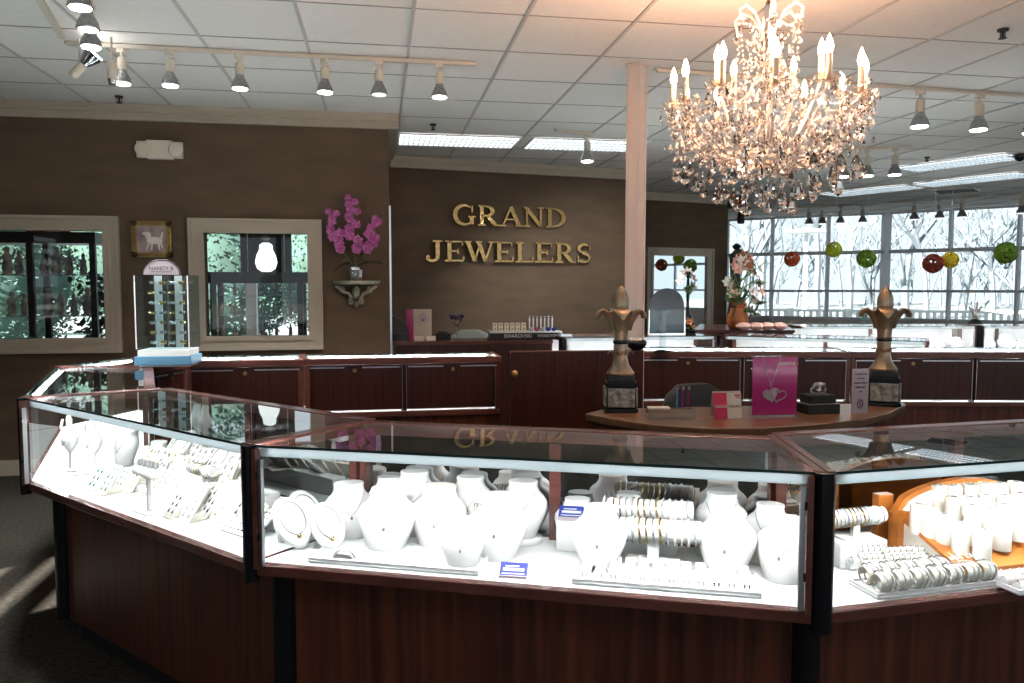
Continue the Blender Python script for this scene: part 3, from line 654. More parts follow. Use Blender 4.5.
p = Dp(692, 384, 4.35); chair('black leather office chair behind the oak table', (p.x, p.y, 0), .25, p.z + .0, .46)
p = Dp(470, 330, 8.45); chair('grey green office chair behind the back counter', (p.x, p.y, 0), 0, p.z, .50, 'greyplastic')
# ================================================================== STATUES AND TABLE THINGS
def statue():
    t = thing('fleur_de_lis_statue', '', 'statue', group='bronze fleur-de-lis statues on the oak table')
    def sq(w0, w1, z0, z1): return [[(sx * w / 2, sy * w / 2, z) for sx, sy in ((-1, -1), (1, -1), (1, 1), (-1, 1))] for w, z in ((w0, z0), (w1, z1))]
    m = MB(); m.loft(sq(.145, .145, 0, .018), smooth=False).loft(sq(.132, .128, .018, .11), smooth=False).loft(sq(.135, .135, .11, .135), smooth=False).loft(sq(.122, .112, .135, .162), smooth=False)
    m.build('plinth', 'black', t, .003)
    for k in range(4):
        R = Matrix.Rotation(k * PI / 2, 4, 'Z')
        f = MB().box((0, -.0665, .066), (.118, .006, .082), mtx=R)
        for a, b, c, d in ((0, .103, .10, .006), (0, .029, .10, .006), (-.047, .066, .006, .08), (.047, .066, .006, .08)): f.box((a, -.071, b), (c, .004, d), mtx=R)
        f.build('relief_plaque', 'pewter', t)
    MB().lathe([(.058, .162), (.060, .170), (.050, .182), (.036, .205), (.029, .235), (.027, .262), (.030, .285), (.028, .300)], n=24, wob=lambda a, i: 1 + .05 * math.cos(8 * a)).build('bell_base', 'bronze', t)
    def petal(R, pts, wds, th=.010):
        rings = []
        for i, ((x, z), wd) in enumerate(zip(pts, wds)):
            a = pts[max(i - 1, 0)]; b = pts[min(i + 1, len(pts) - 1)]; tx, tz = b[0] - a[0], b[1] - a[1]; l = math.hypot(tx, tz); nx, nz = -tz / l, tx / l
            ring = []
            for j in range(10):
                q = 2 * PI * j / 10; s = math.cos(q) * wd; h = math.sin(q) * th * .5 + .010 * (1 - (s / max(wd, 1e-4)) ** 2) * (wd / .04)
                ring.append(tuple(R @ Vector((x + nx * -h, s, z + nz * -h))))
            rings.append(ring)
        return rings
    for k in range(4):
        R = Matrix.Rotation(k * PI / 2, 4, 'Z')
        MB().loft(petal(R, [(.026, .250), (.030, .262), (.040, .268), (.052, .264), (.057, .254)], [.022, .022, .018, .012, .004], .006)).build('lower_leaf', 'bronze', t)
    MB().lathe([(.030, .298), (.034, .302), (.034, .312), (.030, .316)], n=20).build('neck_ring', 'black', t)
    MB().lathe([(.028, .314), (.030, .34), (.034, .37), (.039, .40), (.047, .425), (.052, .440), (.03, .446)], n=24, wob=lambda a, i: 1 + .06 * math.cos(4 * a)).build('vase', 'bronze', t)
    for k in range(4):
        R = Matrix.Rotation(k * PI / 2, 4, 'Z')
        MB().loft(petal(R, [(.028, .36), (.034, .39), (.044, .415), (.060, .440), (.078, .450), (.095, .444), (.105, .428), (.103, .410)], [.024, .032, .040, .044, .042, .035, .024, .008], .026)).build('curled_petal', 'bronze', t)
    MB().lathe([(.022, .43), (.030, .445), (.034, .47), (.032, .50), (.022, .53), (.010, .548), (.001, .556)], n=24, wob=lambda a, i: 1 + .07 * math.cos(6 * a)).build('bud', 'bronze', t)
    return t
ST = Proto(statue)
p = Zp(620, 410.5, .975); ST.put(p, -.22, 'left bronze fleur-de-lis statue on black plinth, beside the acrylic earring stand', 'bronze fleur-de-lis statues on the oak table', 1.0)
p = Zp(882, 404.5, .975); ST.put(p, -.50, 'right bronze fleur-de-lis statue on black plinth, behind the lilac text card', 'bronze fleur-de-lis statues on the oak table', 1.0)
# acrylic earring stand
p = Zp(672, 419.5, .975); t = thing('earring_stand', 'clear acrylic block with three purple rods and a white card on the oak table', 'jewellery stand', p, -.15)
MB().box((0, .03, .021), (.20, .06, .040)).build('base_block', 'acrylic', t, .003); MB().box((-.05, .03, .045), (.09, .055, .005)).build('white_card', 'white', t)
for i, x in enumerate((.028, .052, .076)):
    r = MB().box((x, .03, .088), (.012, .012, .092)).build('rod', 'acrylic', t); MB().box((x, .037, .085), (.008, .003, .08)).build('earring_card', ('magenta' if i else 'blue'), r)
    MB().ball((x, .026, .125), .005, 8).build('earring', 'silver', r)
# tent card
p = Zp(728, 419, .975); t = thing('tent_card', 'small red and cream financing card standing left of the magenta sign', 'sign', p, -.06)
A = Matrix.Translation((0, .0, 0)) @ Matrix.Rotation(-.18, 4, 'X')
MB().box((-.030, .0, .055), (.058, .002, .108), mtx=A).build('red_panel', 'crimson', t); MB().box((.030, .0, .055), (.062, .002, .108), mtx=A).build('cream_panel', 'paper', t)
MB().box((0, .045, .053), (.122, .002, .108), mtx=Matrix.Rotation(.2, 4, 'X')).build('back_panel', 'paper', t)
rt = (PI / 2 - .18, 0, 0); text('FINANCING', .017, 'whiteink', t, (-.030, .0045, .052), rt, sx=.60); text('AVAILABLE', .017, 'inkgreen', t, (.031, .0045, .052), rt, sx=.62)
MB().box((.045, -.0015, .098), (.024, .0008, .007), mtx=A).build('logo_mark', 'crimson', t); MB().box((.048, -.0015, .088), (.018, .0008, .003), mtx=A).build('logo_line', 'ink', t)
# magenta sign
p = Zp(774, 416, .975); t = thing('acrylic_sign', 'magenta jewellery sign with heart pendant picture in a clear acrylic block', 'sign', p, -.06)
MB().box((0, .016, .128), (.208, .030, .254)).build('acrylic_block', 'acrylic', t, .002); MB().box((0, -.0008, .128), (.198, .0012, .246)).build('printed_card', 'magenta', t)
text('ANDROGUE', .019, 'whiteink', t, (.050, -.002, .224), (PI / 2, 0, 0), sx=.75)
h = MB()
def heart(c, s, ang, r):
    pts = []
    for i in range(40):
        a = 2 * PI * i / 40; x = 16 * math.sin(a) ** 3; z = 13 * math.cos(a) - 5 * math.cos(2 * a) - 2 * math.cos(3 * a) - math.cos(4 * a)
        x, z = x * s, z * s; pts.append((c[0] + x * math.cos(ang) - z * math.sin(ang), -.0035, c[1] + x * math.sin(ang) + z * math.cos(ang)))
    h.tube(pts, r, 5, closed=True); return pts
q = heart((-.018, .092), .00205, .25, .0022); h.add([(x, -.0022, z) for x, _, z in q], [list(range(40))[::-1]])
heart((.016, .090), .0020, -.35, .0026)
h.build('pendant_picture', 'lilac', t); MB().tube([(-.055, -.003, .25), (-.035, -.003, .18), (-.018, -.003, .125)], .0011, 5).tube([(.022, -.003, .25), (.0, -.003, .18), (-.018, -.003, .125)], .0011, 5).build('chain_picture', 'lilac', t)
# ring box with big crystal ring
p = Zp(824, 414.5, .975); t = thing('ring_box', 'black ring box on the oak table holding a large crystal ring', 'box', p, .02)
MB().box((0, .05, .022), (.155, .10, .042)).build('box_base', 'black_matte', t, .003); MB().box((0, .05, .0445), (.15, .096, .003)).build('silver_band', 'silver', t); MB().box((0, .05, .064), (.125, .085, .036)).build('cushion', 'black_matte', t, .004)
p2 = p + Vector((0, .05, .082)); t = thing('crystal_ring', 'oversized faceted crystal ring sitting on the black box', 'ring', p2)
MB().gem((.005, 0, .052), .032, .04, 8).lathe([(.032, .030), (.024, .048), (.002, .052)], (.005, 0, 0), 8, smooth=False).build('crystal', 'crystal', t); MB().tube([(-.035 * math.cos(a), .0, .018 - .016 * math.sin(a)) for a in [i * PI / 8 - PI / 2 + .0 for i in range(16)]], .004, 6, closed=True).build('band', 'silver', t)
# lilac text card
p = Zp(860, 413.5, .975); t = thing('text_card', 'pale lilac card with lines of print before the right statue', 'sign', p, .10)
MB().box((0, .004, .098), (.084, .004, .196)).build('card', 'lilac', t)
for i, (s, wd) in enumerate((('A LASTING LOVE', 1), ('FOR EVERY', .9), ('SPECIAL MOMENT', 1), ('SHARED WITH', .9), ('YOU', .7))): text(s, .0095, 'ink', t, (.0, .0012, .172 - .019 * i), (PI / 2, 0, 0), sx=.85)
h = MB(); q = MB()
q.tube([(.014 * math.cos(2 * PI * i / 20), .001, .042 + .019 * math.sin(2 * PI * i / 20)) for i in range(20)], .002, 5, closed=True).tube([(.006, .001, .055), (-.006, .001, .045), (.006, .001, .037), (-.004, .001, .029)], .0022, 5)
q.build('emblem', 'ink', t)
p = Zp(893, 403.5, .975); 
# dark bowl and clear stand on the right rear row
p = Zp(641, 353.5, T); p.z = T + .001
t = thing('round_bowl', 'round dark bowl with pale contents perched before the foot of the column', 'bowl', (1.655, 4.868, 1.1145)); t.scale = (1.0, 1.0, 1.0)
MB().lathe([(.03, .002), (.045, .012), (.066, .035), (.068, .055), (.056, .068), (.05, .060), (.02, .055)], n=24).build('bowl', 'black', t)
m = MB(); [m.ball((random.uniform(-.03, .03), random.uniform(-.03, .03), .068), .015, 8) for _ in range(9)]; m.build('white_pebbles', 'whitepetal', t)['kind'] = 'stuff'
p = Zp(664, 353, T); t = thing('acrylic_pedestal', 'clear acrylic T-shaped stand on a round black base, on the rear row', 'jewellery stand', p + Vector((.01, .055, .003))); t.scale = (1, 1, 1.1)
MB().cyl((0, 0, 0), (0, 0, .012), .055, 20).build('base', 'black', t); MB().box((0, 0, .13), (.035, .035, .235)).build('column', 'acrylic', t); MB().box((0, 0, .255), (.08, .05, .014)).box((-.028, 0, .27), (.012, .04, .02)).box((.028, 0, .27), (.012, .04, .02)).build('cradle', 'acrylic', t)
for px, lb in ((691, 'small silver piece on the rear row glass, left of the magenta sign'),):
    pass
# arched sign stand, candle lamp, mirror
p = Zp(667, 335.2, T + .01); t = thing('arched_board', 'dark grey arched board in a clear holder in front of the framed mirror', 'board', (p.x + .09, p.y + .25, T + .001), -.1)
pl = [(-.17, 0), (.17, 0)] + [(.17 * math.cos(a), .28 + .17 * math.sin(a)) for a in [PI * i / 16 for i in range(17)]]
R = Matrix.Rotation(PI / 2, 4, 'X') @ Matrix.Identity(4)
MB().prism(pl, -.006, .006, mtx=R).build('board', 'darkgrey', t); f = MB().box((0, -.012, .12), (.35, .004, .24)).build('holder', 'acrylic', t)
MB().box((-.176, -.012, .12), (.008, .012, .24)).box((.176, -.012, .12), (.008, .012, .24)).box((0, -.012, .006), (.36, .03, .012)).build('holder_edge', 'white', t)
q = (4.18, 5.14, .80, 2.02)
ang = math.atan2((C1 - C0).y, (C1 - C0).x); pw = Zp(679, 192, H)
t = thing('wall_mirror', 'cream framed mirror on the far brown wall right of the column', 'mirror'); mid = C0.lerp(C1, .56); mid = C0 + (C1 - C0).normalized() * 1.50
t.location = (mid.x, mid.y, 0); t.rotation_euler = (0, 0, ang)
frame('frame', (-.52, .52, .80, 2.03), -.012, .12, t); MB().box((0, -.012, 1.415), (1.04, .006, 1.23)).build('mirror_glass', 'mirrorclear', t)
def flowers(mb_list, c, n, rx, rz, seed, mats, t, s=.05):
    rnd = random.Random(seed)
    for i in range(n):
        a = rnd.uniform(0, 2 * PI); e = rnd.uniform(-1, 1); r = math.sqrt(1 - e * e) * rx * rnd.uniform(.5, 1)
        p = Vector((c[0] + r * math.cos(a), c[1] + r * math.sin(a), c[2] + e * rz)); m = MB(); nn = Vector((math.cos(a) * .6 + .1, -abs(math.sin(a)) - .3, .5)).normalized(); u = nn.orthogonal().normalized(); v = nn.cross(u)
        for k in range(6):
            b = 2 * PI * k / 6; d = u * math.cos(b) + v * math.sin(b); d2 = u * math.cos(b + .5) + v * math.sin(b + .5); d3 = u * math.cos(b - .5) + v * math.sin(b - .5)
            m.add([p, p + d2 * s * .6 + nn * s * .2, p + d * s + nn * s * .45, p + d3 * s * .6 + nn * s * .2], [(0, 1, 2, 3)])
        m.ball(p + nn * s * .15, s * .22, 6)
        m.build('blossom', mats[i % len(mats)], t)
p = Zp(740, 331, 1.08); bp_ = Vector((p.x + .12, p.y + .30, 1.081)); t = thing('flower_arrangement', 'arrangement of peach, white and rust flowers at the end of the far wall', 'flowers', bp_)
MB().lathe([(.07, 0), (.11, .04), (.12, .12), (.08, .2), (.09, .23), (.07, .22)], n=16).build('vase', 'rust', t)
flowers(None, (.05, 0, .48), 34, .20, .30, 5, ['peach', 'whitepetal', 'rust', 'whitepetal', 'leaf', 'peach'], t, .075)
m = MB(); rnd = random.Random(3)
for i in range(14): m.tube([(0, 0, .2), (rnd.uniform(-.1, .15), rnd.uniform(-.1, .1), .4), (rnd.uniform(-.2, .26), rnd.uniform(-.15, .15), rnd.uniform(.45, .8))], .006, 5)
m.build('stems', 'stem', t)
m = MB()
for i in range(16): q = Vector((.02 + rnd.uniform(-.12, .22), -.08, rnd.uniform(.15, .5))); u = Vector((rnd.gauss(0, 1), rnd.gauss(0, .4), rnd.gauss(0, 1))).normalized() * .09; v = u.orthogonal().normalized() * .03; m.add([q - u, q + v, q + u, q - v], [(0, 1, 2, 3)])
m.build('leaves', 'leaf', t)
for i in range(4):
    o = MB().lathe([(.02, 0), (.06, .02), (.075, .045), (.05, .075), (.01, .085)], n=12, wob=lambda a, i: 1 + .15 * math.cos(5 * a)).build('seashell', 'peach'); o.location = bp_ + Vector((-.05 + .13 * i, -.24 - .02 * (i % 2), 0)); tag(o, 'pink shell ornament at the foot of the flowers, number %s from the left' % ('one', 'two', 'three', 'four')[i], 'shell', 'pink shells below the flowers')
p = C1 + Vector((.06, -.12)); m = MB()
pts = [(p.x + .02 + .05 * math.sin(i * 1.1) , p.y, 1.05 + i * .13) for i in range(9)]
t = thing('carved_scroll', 'tall black carved scroll panel at the end of the far brown wall', 'ornament', (p.x, p.y, 0))
MB().loft([[(w_ * a + o_, .03 * b, z) for a, b in ((-1, -1), (1, -1), (1, 1), (-1, 1))] for w_, o_, z in ((.12, 0, .0), (.10, .0, 1.0), (.08, .02, 1.3), (.07, .03, 1.6), (.09, .03, 1.9), (.12, .05, 2.05), (.05, .08, 2.15))]).build('scroll_body', 'curtain', t)
MB().lathe([(.01, 0), (.06, .03), (.07, .07), (.02, .11)], (.04, 0, 2.13), 10).build('finial', 'curtain', t)
p = Zp(692, 332.2, T + .01); t = thing('candle_lamp', 'tall black candlestick wreathed with cream flowers before the mirror', 'candlestick', (p.x, p.y + .12, T + .001))
MB().lathe([(.08, 0), (.09, .02), (.05, .05), (.07, .1), (.05, .16), (.02, .2), (.014, .3), (.02, .42), (.012, .55), (.03, .6), (.02, .62)], n=14).build('stick', 'black', t)
flowers(None, (0, 0, .52), 9, .10, .10, 8, ['whitepetal', 'leaf', 'peach'], t, .06); flowers(None, (0, -.02, .12), 6, .08, .06, 9, ['rust', 'leaf'], t, .05)
for px, d, lb in ((975, 9.6, 'small dark branching figurine on the post between window cases'),):
    p = Dp(982, 326, 9.75); t = thing('coral_figurine', lb, 'figurine', (p.x, p.y + .12, T + .003)); m = MB()
    for k in range(7): a = k * .9; m.tube([(0, 0, .05), (.03 * math.cos(a), .03 * math.sin(a), .14), (.09 * math.cos(a), .05 * math.sin(a), .22 + .03 * (k % 3))], [.02, .014, .008], 6)
    m.build('branches', 'figurine', t); MB().lathe([(.08, 0), (.09, .01), (.03, .06)], n=14).build('base', 'black_matte', t)
# green tag by the right statue, seen at the far case
p = Dp(866, 318, 9.7); t = thing('bottle', 'clear bottle with a green label behind the right statue on the window case', 'bottle', (p.x, p.y + .1, T + .003)); MB().lathe([(.05, 0), (.055, .02), (.055, .14), (.02, .19), (.02, .24)], n=14).build('glass', 'acrylic', t); MB().box((0, -.057, .09), (.07, .004, .11), mtx=Matrix.Rotation(.15, 4, 'Y')).build('label', 'foliage', t)

# ================================================================== BACK COUNTER THINGS  (worktop z 1.03)
ZC = 1.031
def onc(px, y=7.3): return Vector((Yp(px, 340, y).x, y, ZC))
p = onc(398, 7.35); t = thing('folding_fan_case', 'dark rounded wooden case at the left end of the back counter', 'case', p)
MB().prism([(-.10, 0), (.10, 0)] + [(-.10 + .20 * math.cos(a), .06 + .18 * math.sin(a)) for a in [PI / 2 * i / 8 for i in range(9)]], -.05, .05, mtx=Matrix.Rotation(PI / 2, 4, 'X')).build('case', 'curtain', t); MB().box((0, -.055, .03), (.2, .012, .06)).build('front_lip', 'black', t)
p = onc(418, 7.42); t = thing('greeting_card', 'tall white card with a magenta spine standing on the back counter', 'card', p, -.15)
MB().box((.045, 0, .145), (.17, .012, .29)).build('white_panel', 'paper', t); MB().box((-.075, -.001, .145), (.07, .014, .29)).build('magenta_panel', 'magenta', t)
m = MB()
for i in range(14): a = i * .7; m.tube([(.05, -.008, .18), (.05 + .03 * math.cos(a), -.008, .2 + .03 * math.sin(a)), (.05 + .05 * math.cos(a + .3), -.008, .2 + .06 * math.sin(a + .3))], .002, 4)
m.build('blue_flower_print', 'royal', t)
for k, (px, lb) in enumerate(((419, 'cream block at the foot of the greeting card, left one'), (431, 'cream block at the foot of the greeting card, right one'))):
    o = MB().box((0, 0, .022), (.085, .05, .044)).build('cream_block', 'cream_leather', bevel=.004); o.location = onc(px, 7.25); tag(o, lb, 'block', 'cream blocks on the back counter')
o = MB().box((0, 0, .03), (.14, .10, .06)).lathe([(.05, .06), (.04, .075), (.01, .08)], n=12).build('dark_case', 'black_matte', bevel=.004); o.location = onc(443, 7.42); tag(o, 'small black case behind the martini glass on the back counter', 'case')
p = onc(457, 7.27); t = thing('cocktail_glass', 'cocktail glass filled with coloured beads on the back counter', 'glass', p)
MB().lathe([(.045, 0), (.045, .004), (.006, .01), (.005, .13), (.02, .15), (.075, .235), (.072, .236), (.016, .153)], n=20).build('glass', 'crystal', t)
m = MB(); rnd = random.Random(5)
for i, mt in enumerate(('green_stone', 'blue_stone', 'red_stone')):
    m = MB(); [m.ball((rnd.uniform(-.05, .05), rnd.uniform(-.05, .05), .205 + rnd.uniform(0, .035)), .012, 6) for _ in range(14)]; m.build('beads', mt, t)['kind'] = 'stuff'
p = onc(525, 7.26); t = thing('earring_display', 'white tiered display tray with a black lettered front on the back counter', 'jewellery stand', p)
MB().box((0, .02, .012), (.70, .16, .02)).build('base', 'black_matte', t); MB().box((-.02, -.055, .038), (.66, .008, .058)).build('black_front', 'black_matte', t)
text('SWAROVSKI', .048, 'whiteink', t, (-.08, -.061, .038), (PI / 2, 0, 0)); text('SWAROVSKI', .036, 'whiteink', t, (.21, -.061, .038), (PI / 2, 0, 0))
MB().box((0, .03, .073), (.70, .15, .012)).box((-.345, .0, .05), (.01, .1, .09)).box((.345, .0, .045), (.01, .1, .05)).build('white_tray', 'tray', t)
for r_, (z, y, n, x0) in enumerate(((.075, -.01, 6, -.29), (.11, .05, 6, -.28))):
    for i in range(n):
        o = MB().box((x0 + .055 * i, y, z + .025), (.042, .02, .05)).build('gold_card', 'cream_leather', t); MB().ball((x0 + .055 * i, y - .014, z + .03), .010, 6).build('earring', 'gold', o)
for i in range(7):
    o = MB().box((.055 + .037 * i, .06, .145), (.010, .010, .15)).build('rod', 'white', t); MB().ball((.055 + .037 * i, .05, .21), .009, 6).build('earring', 'silver', o)
for i, mt in enumerate(('silver', 'red_stone', 'silver', 'blue_stone', 'blue_stone')): MB().ball((.06 + .055 * i, -.0, .097), .022, 8).build('jewel', mt, t)
o = MB().box((0, 0, .012), (.16, .10, .022)).box((.02, 0, .032), (.10, .08, .014)).build('silver_dish', 'alu', bevel=.003); o.location = Vector((Yp(573, 340, 7.4).x - .09, 7.4, ZC)); tag(o, 'small stack of silver dishes at the right end of the back counter', 'dish')

# ================================================================== SIGN LETTERS
GL_ = 'gold letters on the brown back wall'
S = .012
def G(st, cv=()):                       # a letter as strokes (x0,z0,x1,z1,width) and curves (points,width) in a unit cell
    def f(mb, h):
        for (a, b, c, d, wd) in st:
            p, q = Vector((a * h, 0, b * h)), Vector((c * h, 0, d * h)); mb.beam(p, q, .045, wd * h, up=Vector((0, -1, 0))) if False else mb.add(*bar(p, q, wd * h))
        for pts, wds in cv:
            L_, R_ = [], []
            for i, (x, z) in enumerate(pts):
                a = pts[max(i - 1, 0)]; b = pts[min(i + 1, len(pts) - 1)]; tx, tz = b[0] - a[0], b[1] - a[1]; l = math.hypot(tx, tz); wd = wds[i] if isinstance(wds, (list, tuple)) else wds
                L_.append((x - tz / l * wd / 2, z + tx / l * wd / 2)); R_.append((x + tz / l * wd / 2, z - tx / l * wd / 2))
            for i in range(len(pts) - 1):
                q = [L_[i], L_[i + 1], R_[i + 1], R_[i]]; mb.add([(x * h, y, z * h) for y in (-.022, .022) for x, z in q], [(0, 1, 2, 3), (7, 6, 5, 4), (0, 4, 5, 1), (1, 5, 6, 2), (2, 6, 7, 3), (3, 7, 4, 0)])
    return f
def bar(p, q, wd):
    d = (q - p).normalized(); n = Vector((-d.z, 0, d.x)) * wd / 2
    c = [p + n, q + n, q - n, p - n]; return [(v.x, y, v.z) for y in (-.022, .022) for v in c], [(0, 1, 2, 3), (7, 6, 5, 4), (0, 4, 5, 1), (1, 5, 6, 2), (2, 6, 7, 3), (3, 7, 4, 0)]
def arc(cx, cz, rx, rz, a0, a1, n=14): return [(cx + rx * math.cos(math.radians(a0 + (a1 - a0) * i / n)), cz + rz * math.sin(math.radians(a0 + (a1 - a0) * i / n))) for i in range(n + 1)]
def wv(n, lo, hi): return [lo + (hi - lo) * math.sin(PI * i / n) for i in range(n + 1)]
K, Tn, SF = .17, .08, .07
def serif(x, z, w_=.34): return (x - w_ / 2, z, x + w_ / 2, z, SF)
LT = {
 'G': (G([(.78, .04, .78, .42, K), (.62, .42, .96, .42, SF), (.80, .62, .80, .96, .06)], [(arc(.48, .5, .40, .47, 50, 320), wv(14, .06, .19))]), 1.0),
 'R': (G([(.2, .03, .2, .97, K), serif(.2, .03), serif(.2, .97), (.45, .48, .78, .06, K), serif(.84, .03, .26)], [([(.2, .94), (.42, .94)] + arc(.42, .72, .24, .22, 90, -90) + [(.2, .50)], [.07, .07] + wv(14, .07, .18) + [.07])]), .98),
 'A': (G([(.12, .03, .46, .95, Tn), (.46, .98, .82, .03, K), (.25, .34, .68, .34, .07), serif(.12, .03, .28), serif(.82, .03, .32)]), .98),
 'N': (G([(.18, .03, .18, .97, Tn), (.14, .97, .80, .05, K), (.80, .03, .80, .97, Tn), serif(.16, .03, .28), serif(.12, .97, .22), serif(.80, .97, .30)]), 1.0),
 'D': (G([(.2, .03, .2, .97, K), serif(.18, .03, .34), serif(.18, .97, .34)], [([(.2, .94), (.38, .94)] + arc(.38, .5, .46, .44, 90, -90) + [(.2, .06)], [.07, .07] + wv(14, .07, .2) + [.07])]), 1.0),
 'J': (G([(.52, .26, .52, .97, K), serif(.52, .97, .40)], [(arc(.30, .24, .22, .22, 0, -160), wv(14, .17, .12)), (arc(.13, .2, .05, .05, 0, 350), .06)]), .80),
 'E': (G([(.2, .03, .2, .97, K), serif(.16, .03, .3), serif(.16, .97, .3), (.2, .96, .74, .96, .07), (.2, .5, .58, .5, .07), (.2, .04, .78, .04, .07), (.74, .97, .74, .78, .06), (.56, .62, .56, .38, .06), (.78, .03, .80, .24, .06)]), .90),
 'W': (G([(.06, .97, .36, .03, K), (.36, .05, .60, .92, Tn), (.52, .97, .82, .03, K), (.82, .05, 1.08, .92, Tn), serif(.08, .97, .30), serif(.54, .97, .28), serif(1.08, .97, .24)]), 1.20),
 'L': (G([(.2, .03, .2, .97, K), serif(.18, .03, .34), serif(.2, .97, .38), (.2, .04, .76, .04, .07), (.76, .03, .78, .28, .06)]), .86),
 'S': (G([(.64, .66, .64, .97, .06), (.10, .03, .10, .34, .06)], [(arc(.37, .74, .24, .21, 40, 250) [:], wv(14, .07, .16)), ([(.29, .545), (.46, .475)], .18), (arc(.38, .26, .25, .21, 75, -150), wv(14, .16, .08))]), .76),
}
def wordrow(word, x0, x1, zt, zb, nm):
    h = zt - zb; tot = sum(LT[c][1] for c in word); gap = .04; k = (x1 - x0) / (tot * h)
    x = x0
    for i, c in enumerate(word):
        m = MB(); LT[c][0](m, h); o = m.build('sign_letter', 'signgold')
        yy = B0.y + (x - B0.x) / (B1.x - B0.x) * (B1.y - B0.y); o.location = (x, yy - .075, zb); o.rotation_euler = (0, 0, math.atan2(B1.y - B0.y, B1.x - B0.x)); o.scale = (k, 1, 1)
        lb = 'gold letter %s of the %s word on the brown back wall' % (c, nm)
        if word.count(c) > 1: lb = 'gold letter %s of the %s word, standing right of the %s' % (c, nm, word[i - 1])
        tag(o, lb, 'letter', GL_)
        x += LT[c][1] * h * k
        for dz in (.2, .75):
            pass
a = Yp(452, 205, 9.08); b = Yp(567, 228, 9.25)
wordrow('GRAND', a.x, b.x, a.z, b.z + .0, 'upper')
a = Yp(424, 239, 9.05); b = Yp(592, 263, 9.3)
wordrow('JEWELERS', a.x, b.x, a.z - .02, b.z, 'lower')

# ================================================================== WALL THINGS
t = thing('emergency_light', 'cream emergency light unit high on the left brown wall', 'light', Yp(160, 150, YA - .04)); MB().box((0, 0, 0), (.20, .07, .15)).build('housing', 'fixture', t, .01)
for s in (-1, 1): MB().lathe([(.03, -.03), (.055, .0), (.058, .03), (.05, .035)], n=16, mtx=Matrix.Translation((s * .128, -.01, 0)) @ Matrix.Rotation(PI / 2, 4, 'X')).box((s * .13, 0, 0), (.09, .05, .13)).build('lamp', 'fixture', t, .006)
a, b = Yp(132, 221, YA), Yp(173, 257.5, YA); c = (a + b) / 2; wd, hh = b.x - a.x, a.z - b.z
t = thing('framed_picture', 'small gold framed picture of a pale rearing animal on the left wall', 'picture', (c.x, YA - .002, c.z))
m = MB()
for x, z, dx, dz in ((0, hh / 2 - .02, wd, .04), (0, -hh / 2 + .02, wd, .04), (wd / 2 - .02, 0, .04, hh), (-wd / 2 + .02, 0, .04, hh)):
    m.box((x, -.018, z), (dx, .036, dz)); n = 11
    for i in range(n):
        u = -.5 + (i + .5) / n; m.ball((x + (u * (dx - .02) if dx > dz else 0), -.038, z + (u * (dz - .02) if dz > dx else 0)), .010, 6)
m.build('gilt_frame', 'brass', t); mt = mat('painted_canvas', (.50, .42, .40), .6, noise=.5, scale=9, col2=(.16, .11, .14), detail=8); M['canvas'] = mt
cv = MB().box((0, -.010, 0), (wd - .07, .012, hh - .07)).build('canvas', 'canvas', t)
m = MB(); m.ball((.02, -.018, -.01), .05, 12, sx=1.25, sy=.12, sz=.6); m.ball((-.03, -.018, .03), .025, 10, sy=.2, sz=1.3); m.ball((-.05, -.018, .045), .018, 8, sx=1.4, sy=.2, sz=.8)
for x0, z0, x1, z1 in ((-.02, -.03, -.045, -.085), (0, -.03, -.005, -.09), (.05, -.02, .055, -.085), (.06, -.01, .08, -.07), (.07, .01, .085, .06)): m.tube([(x0, -.018, z0), (x1, -.018, z1)], [.012, .005], 6)
m.build('painted_animal', 'whitepetal', cv)
# corbel shelf with orchid
a, b = Yp(331, 282, YA), Yp(381, 282, YA); c = (a + b) / 2; W_ = (b.x - a.x); zs = a.z + .01
t = thing('wall_shelf', 'ornate silver green wall bracket shelf under the orchid', 'shelf', (c.x, YA - .002, zs))
sh = [(-W_ / 2, 0), (W_ / 2, 0)] + [(W_ / 2 * math.cos(a_), -.02 - .15 * math.sin(a_)) for a_ in [PI * i / 16 for i in range(17)]]
MB().prism([(x, y) for x, y in sh], -.012, .0).prism([(x * .93, y * .93) for x, y in sh], -.030, -.0121).build('shelf_top', 'corbel', t)
m = MB()
for s in (-1, 1):
    m.tube([(s * (.17 - .0 * i) * 1, -.04, -.04) for i in (0,)] * 1 + [(s * .17, -.045, -.045), (s * .13, -.05, -.07), (s * .10, -.05, -.10), (s * .06, -.05, -.11), (s * .04, -.05, -.15), (s * .05, -.045, -.18), (s * .02, -.04, -.20)], [.006, .016, .018, .018, .016, .016, .013, .008], 8)
    m.tube([(s * (.12 + .025 * math.cos(q)), -.05, -.075 + .025 * math.sin(q)) for q in [k * .8 for k in range(8)]], .008, 6)
    m.tube([(s * (.045 + .022 * math.cos(q)), -.05, -.175 + .022 * math.sin(q)) for q in [k * .8 for k in range(8)]], .007, 6)
m.ball((0, -.04, -.10), .035, 10, sz=1.7, sy=.6).ball((0, -.03, -.20), .02, 8, sz=1.4).ball((0, -.05, -.06), .02, 8)
m.build('scroll_bracket', 'corbel', t)
op = Vector((Yp(356, 280, YA - .09).x, YA - .09, zs + .001)); t = thing('potted_orchid', 'purple orchid with three flower sprays in a silver pot on the wall bracket', 'plant', op)
MB().lathe([(.045, 0), (.05, .01), (.058, .03), (.064, .09), (.070, .11), (.066, .112), (.06, .1)], n=12, smooth=False).build('silver_pot', 'chrome', t)
MB().ball((0, 0, .10), .058, 12, sz=.4).build('moss', 'bark', t)
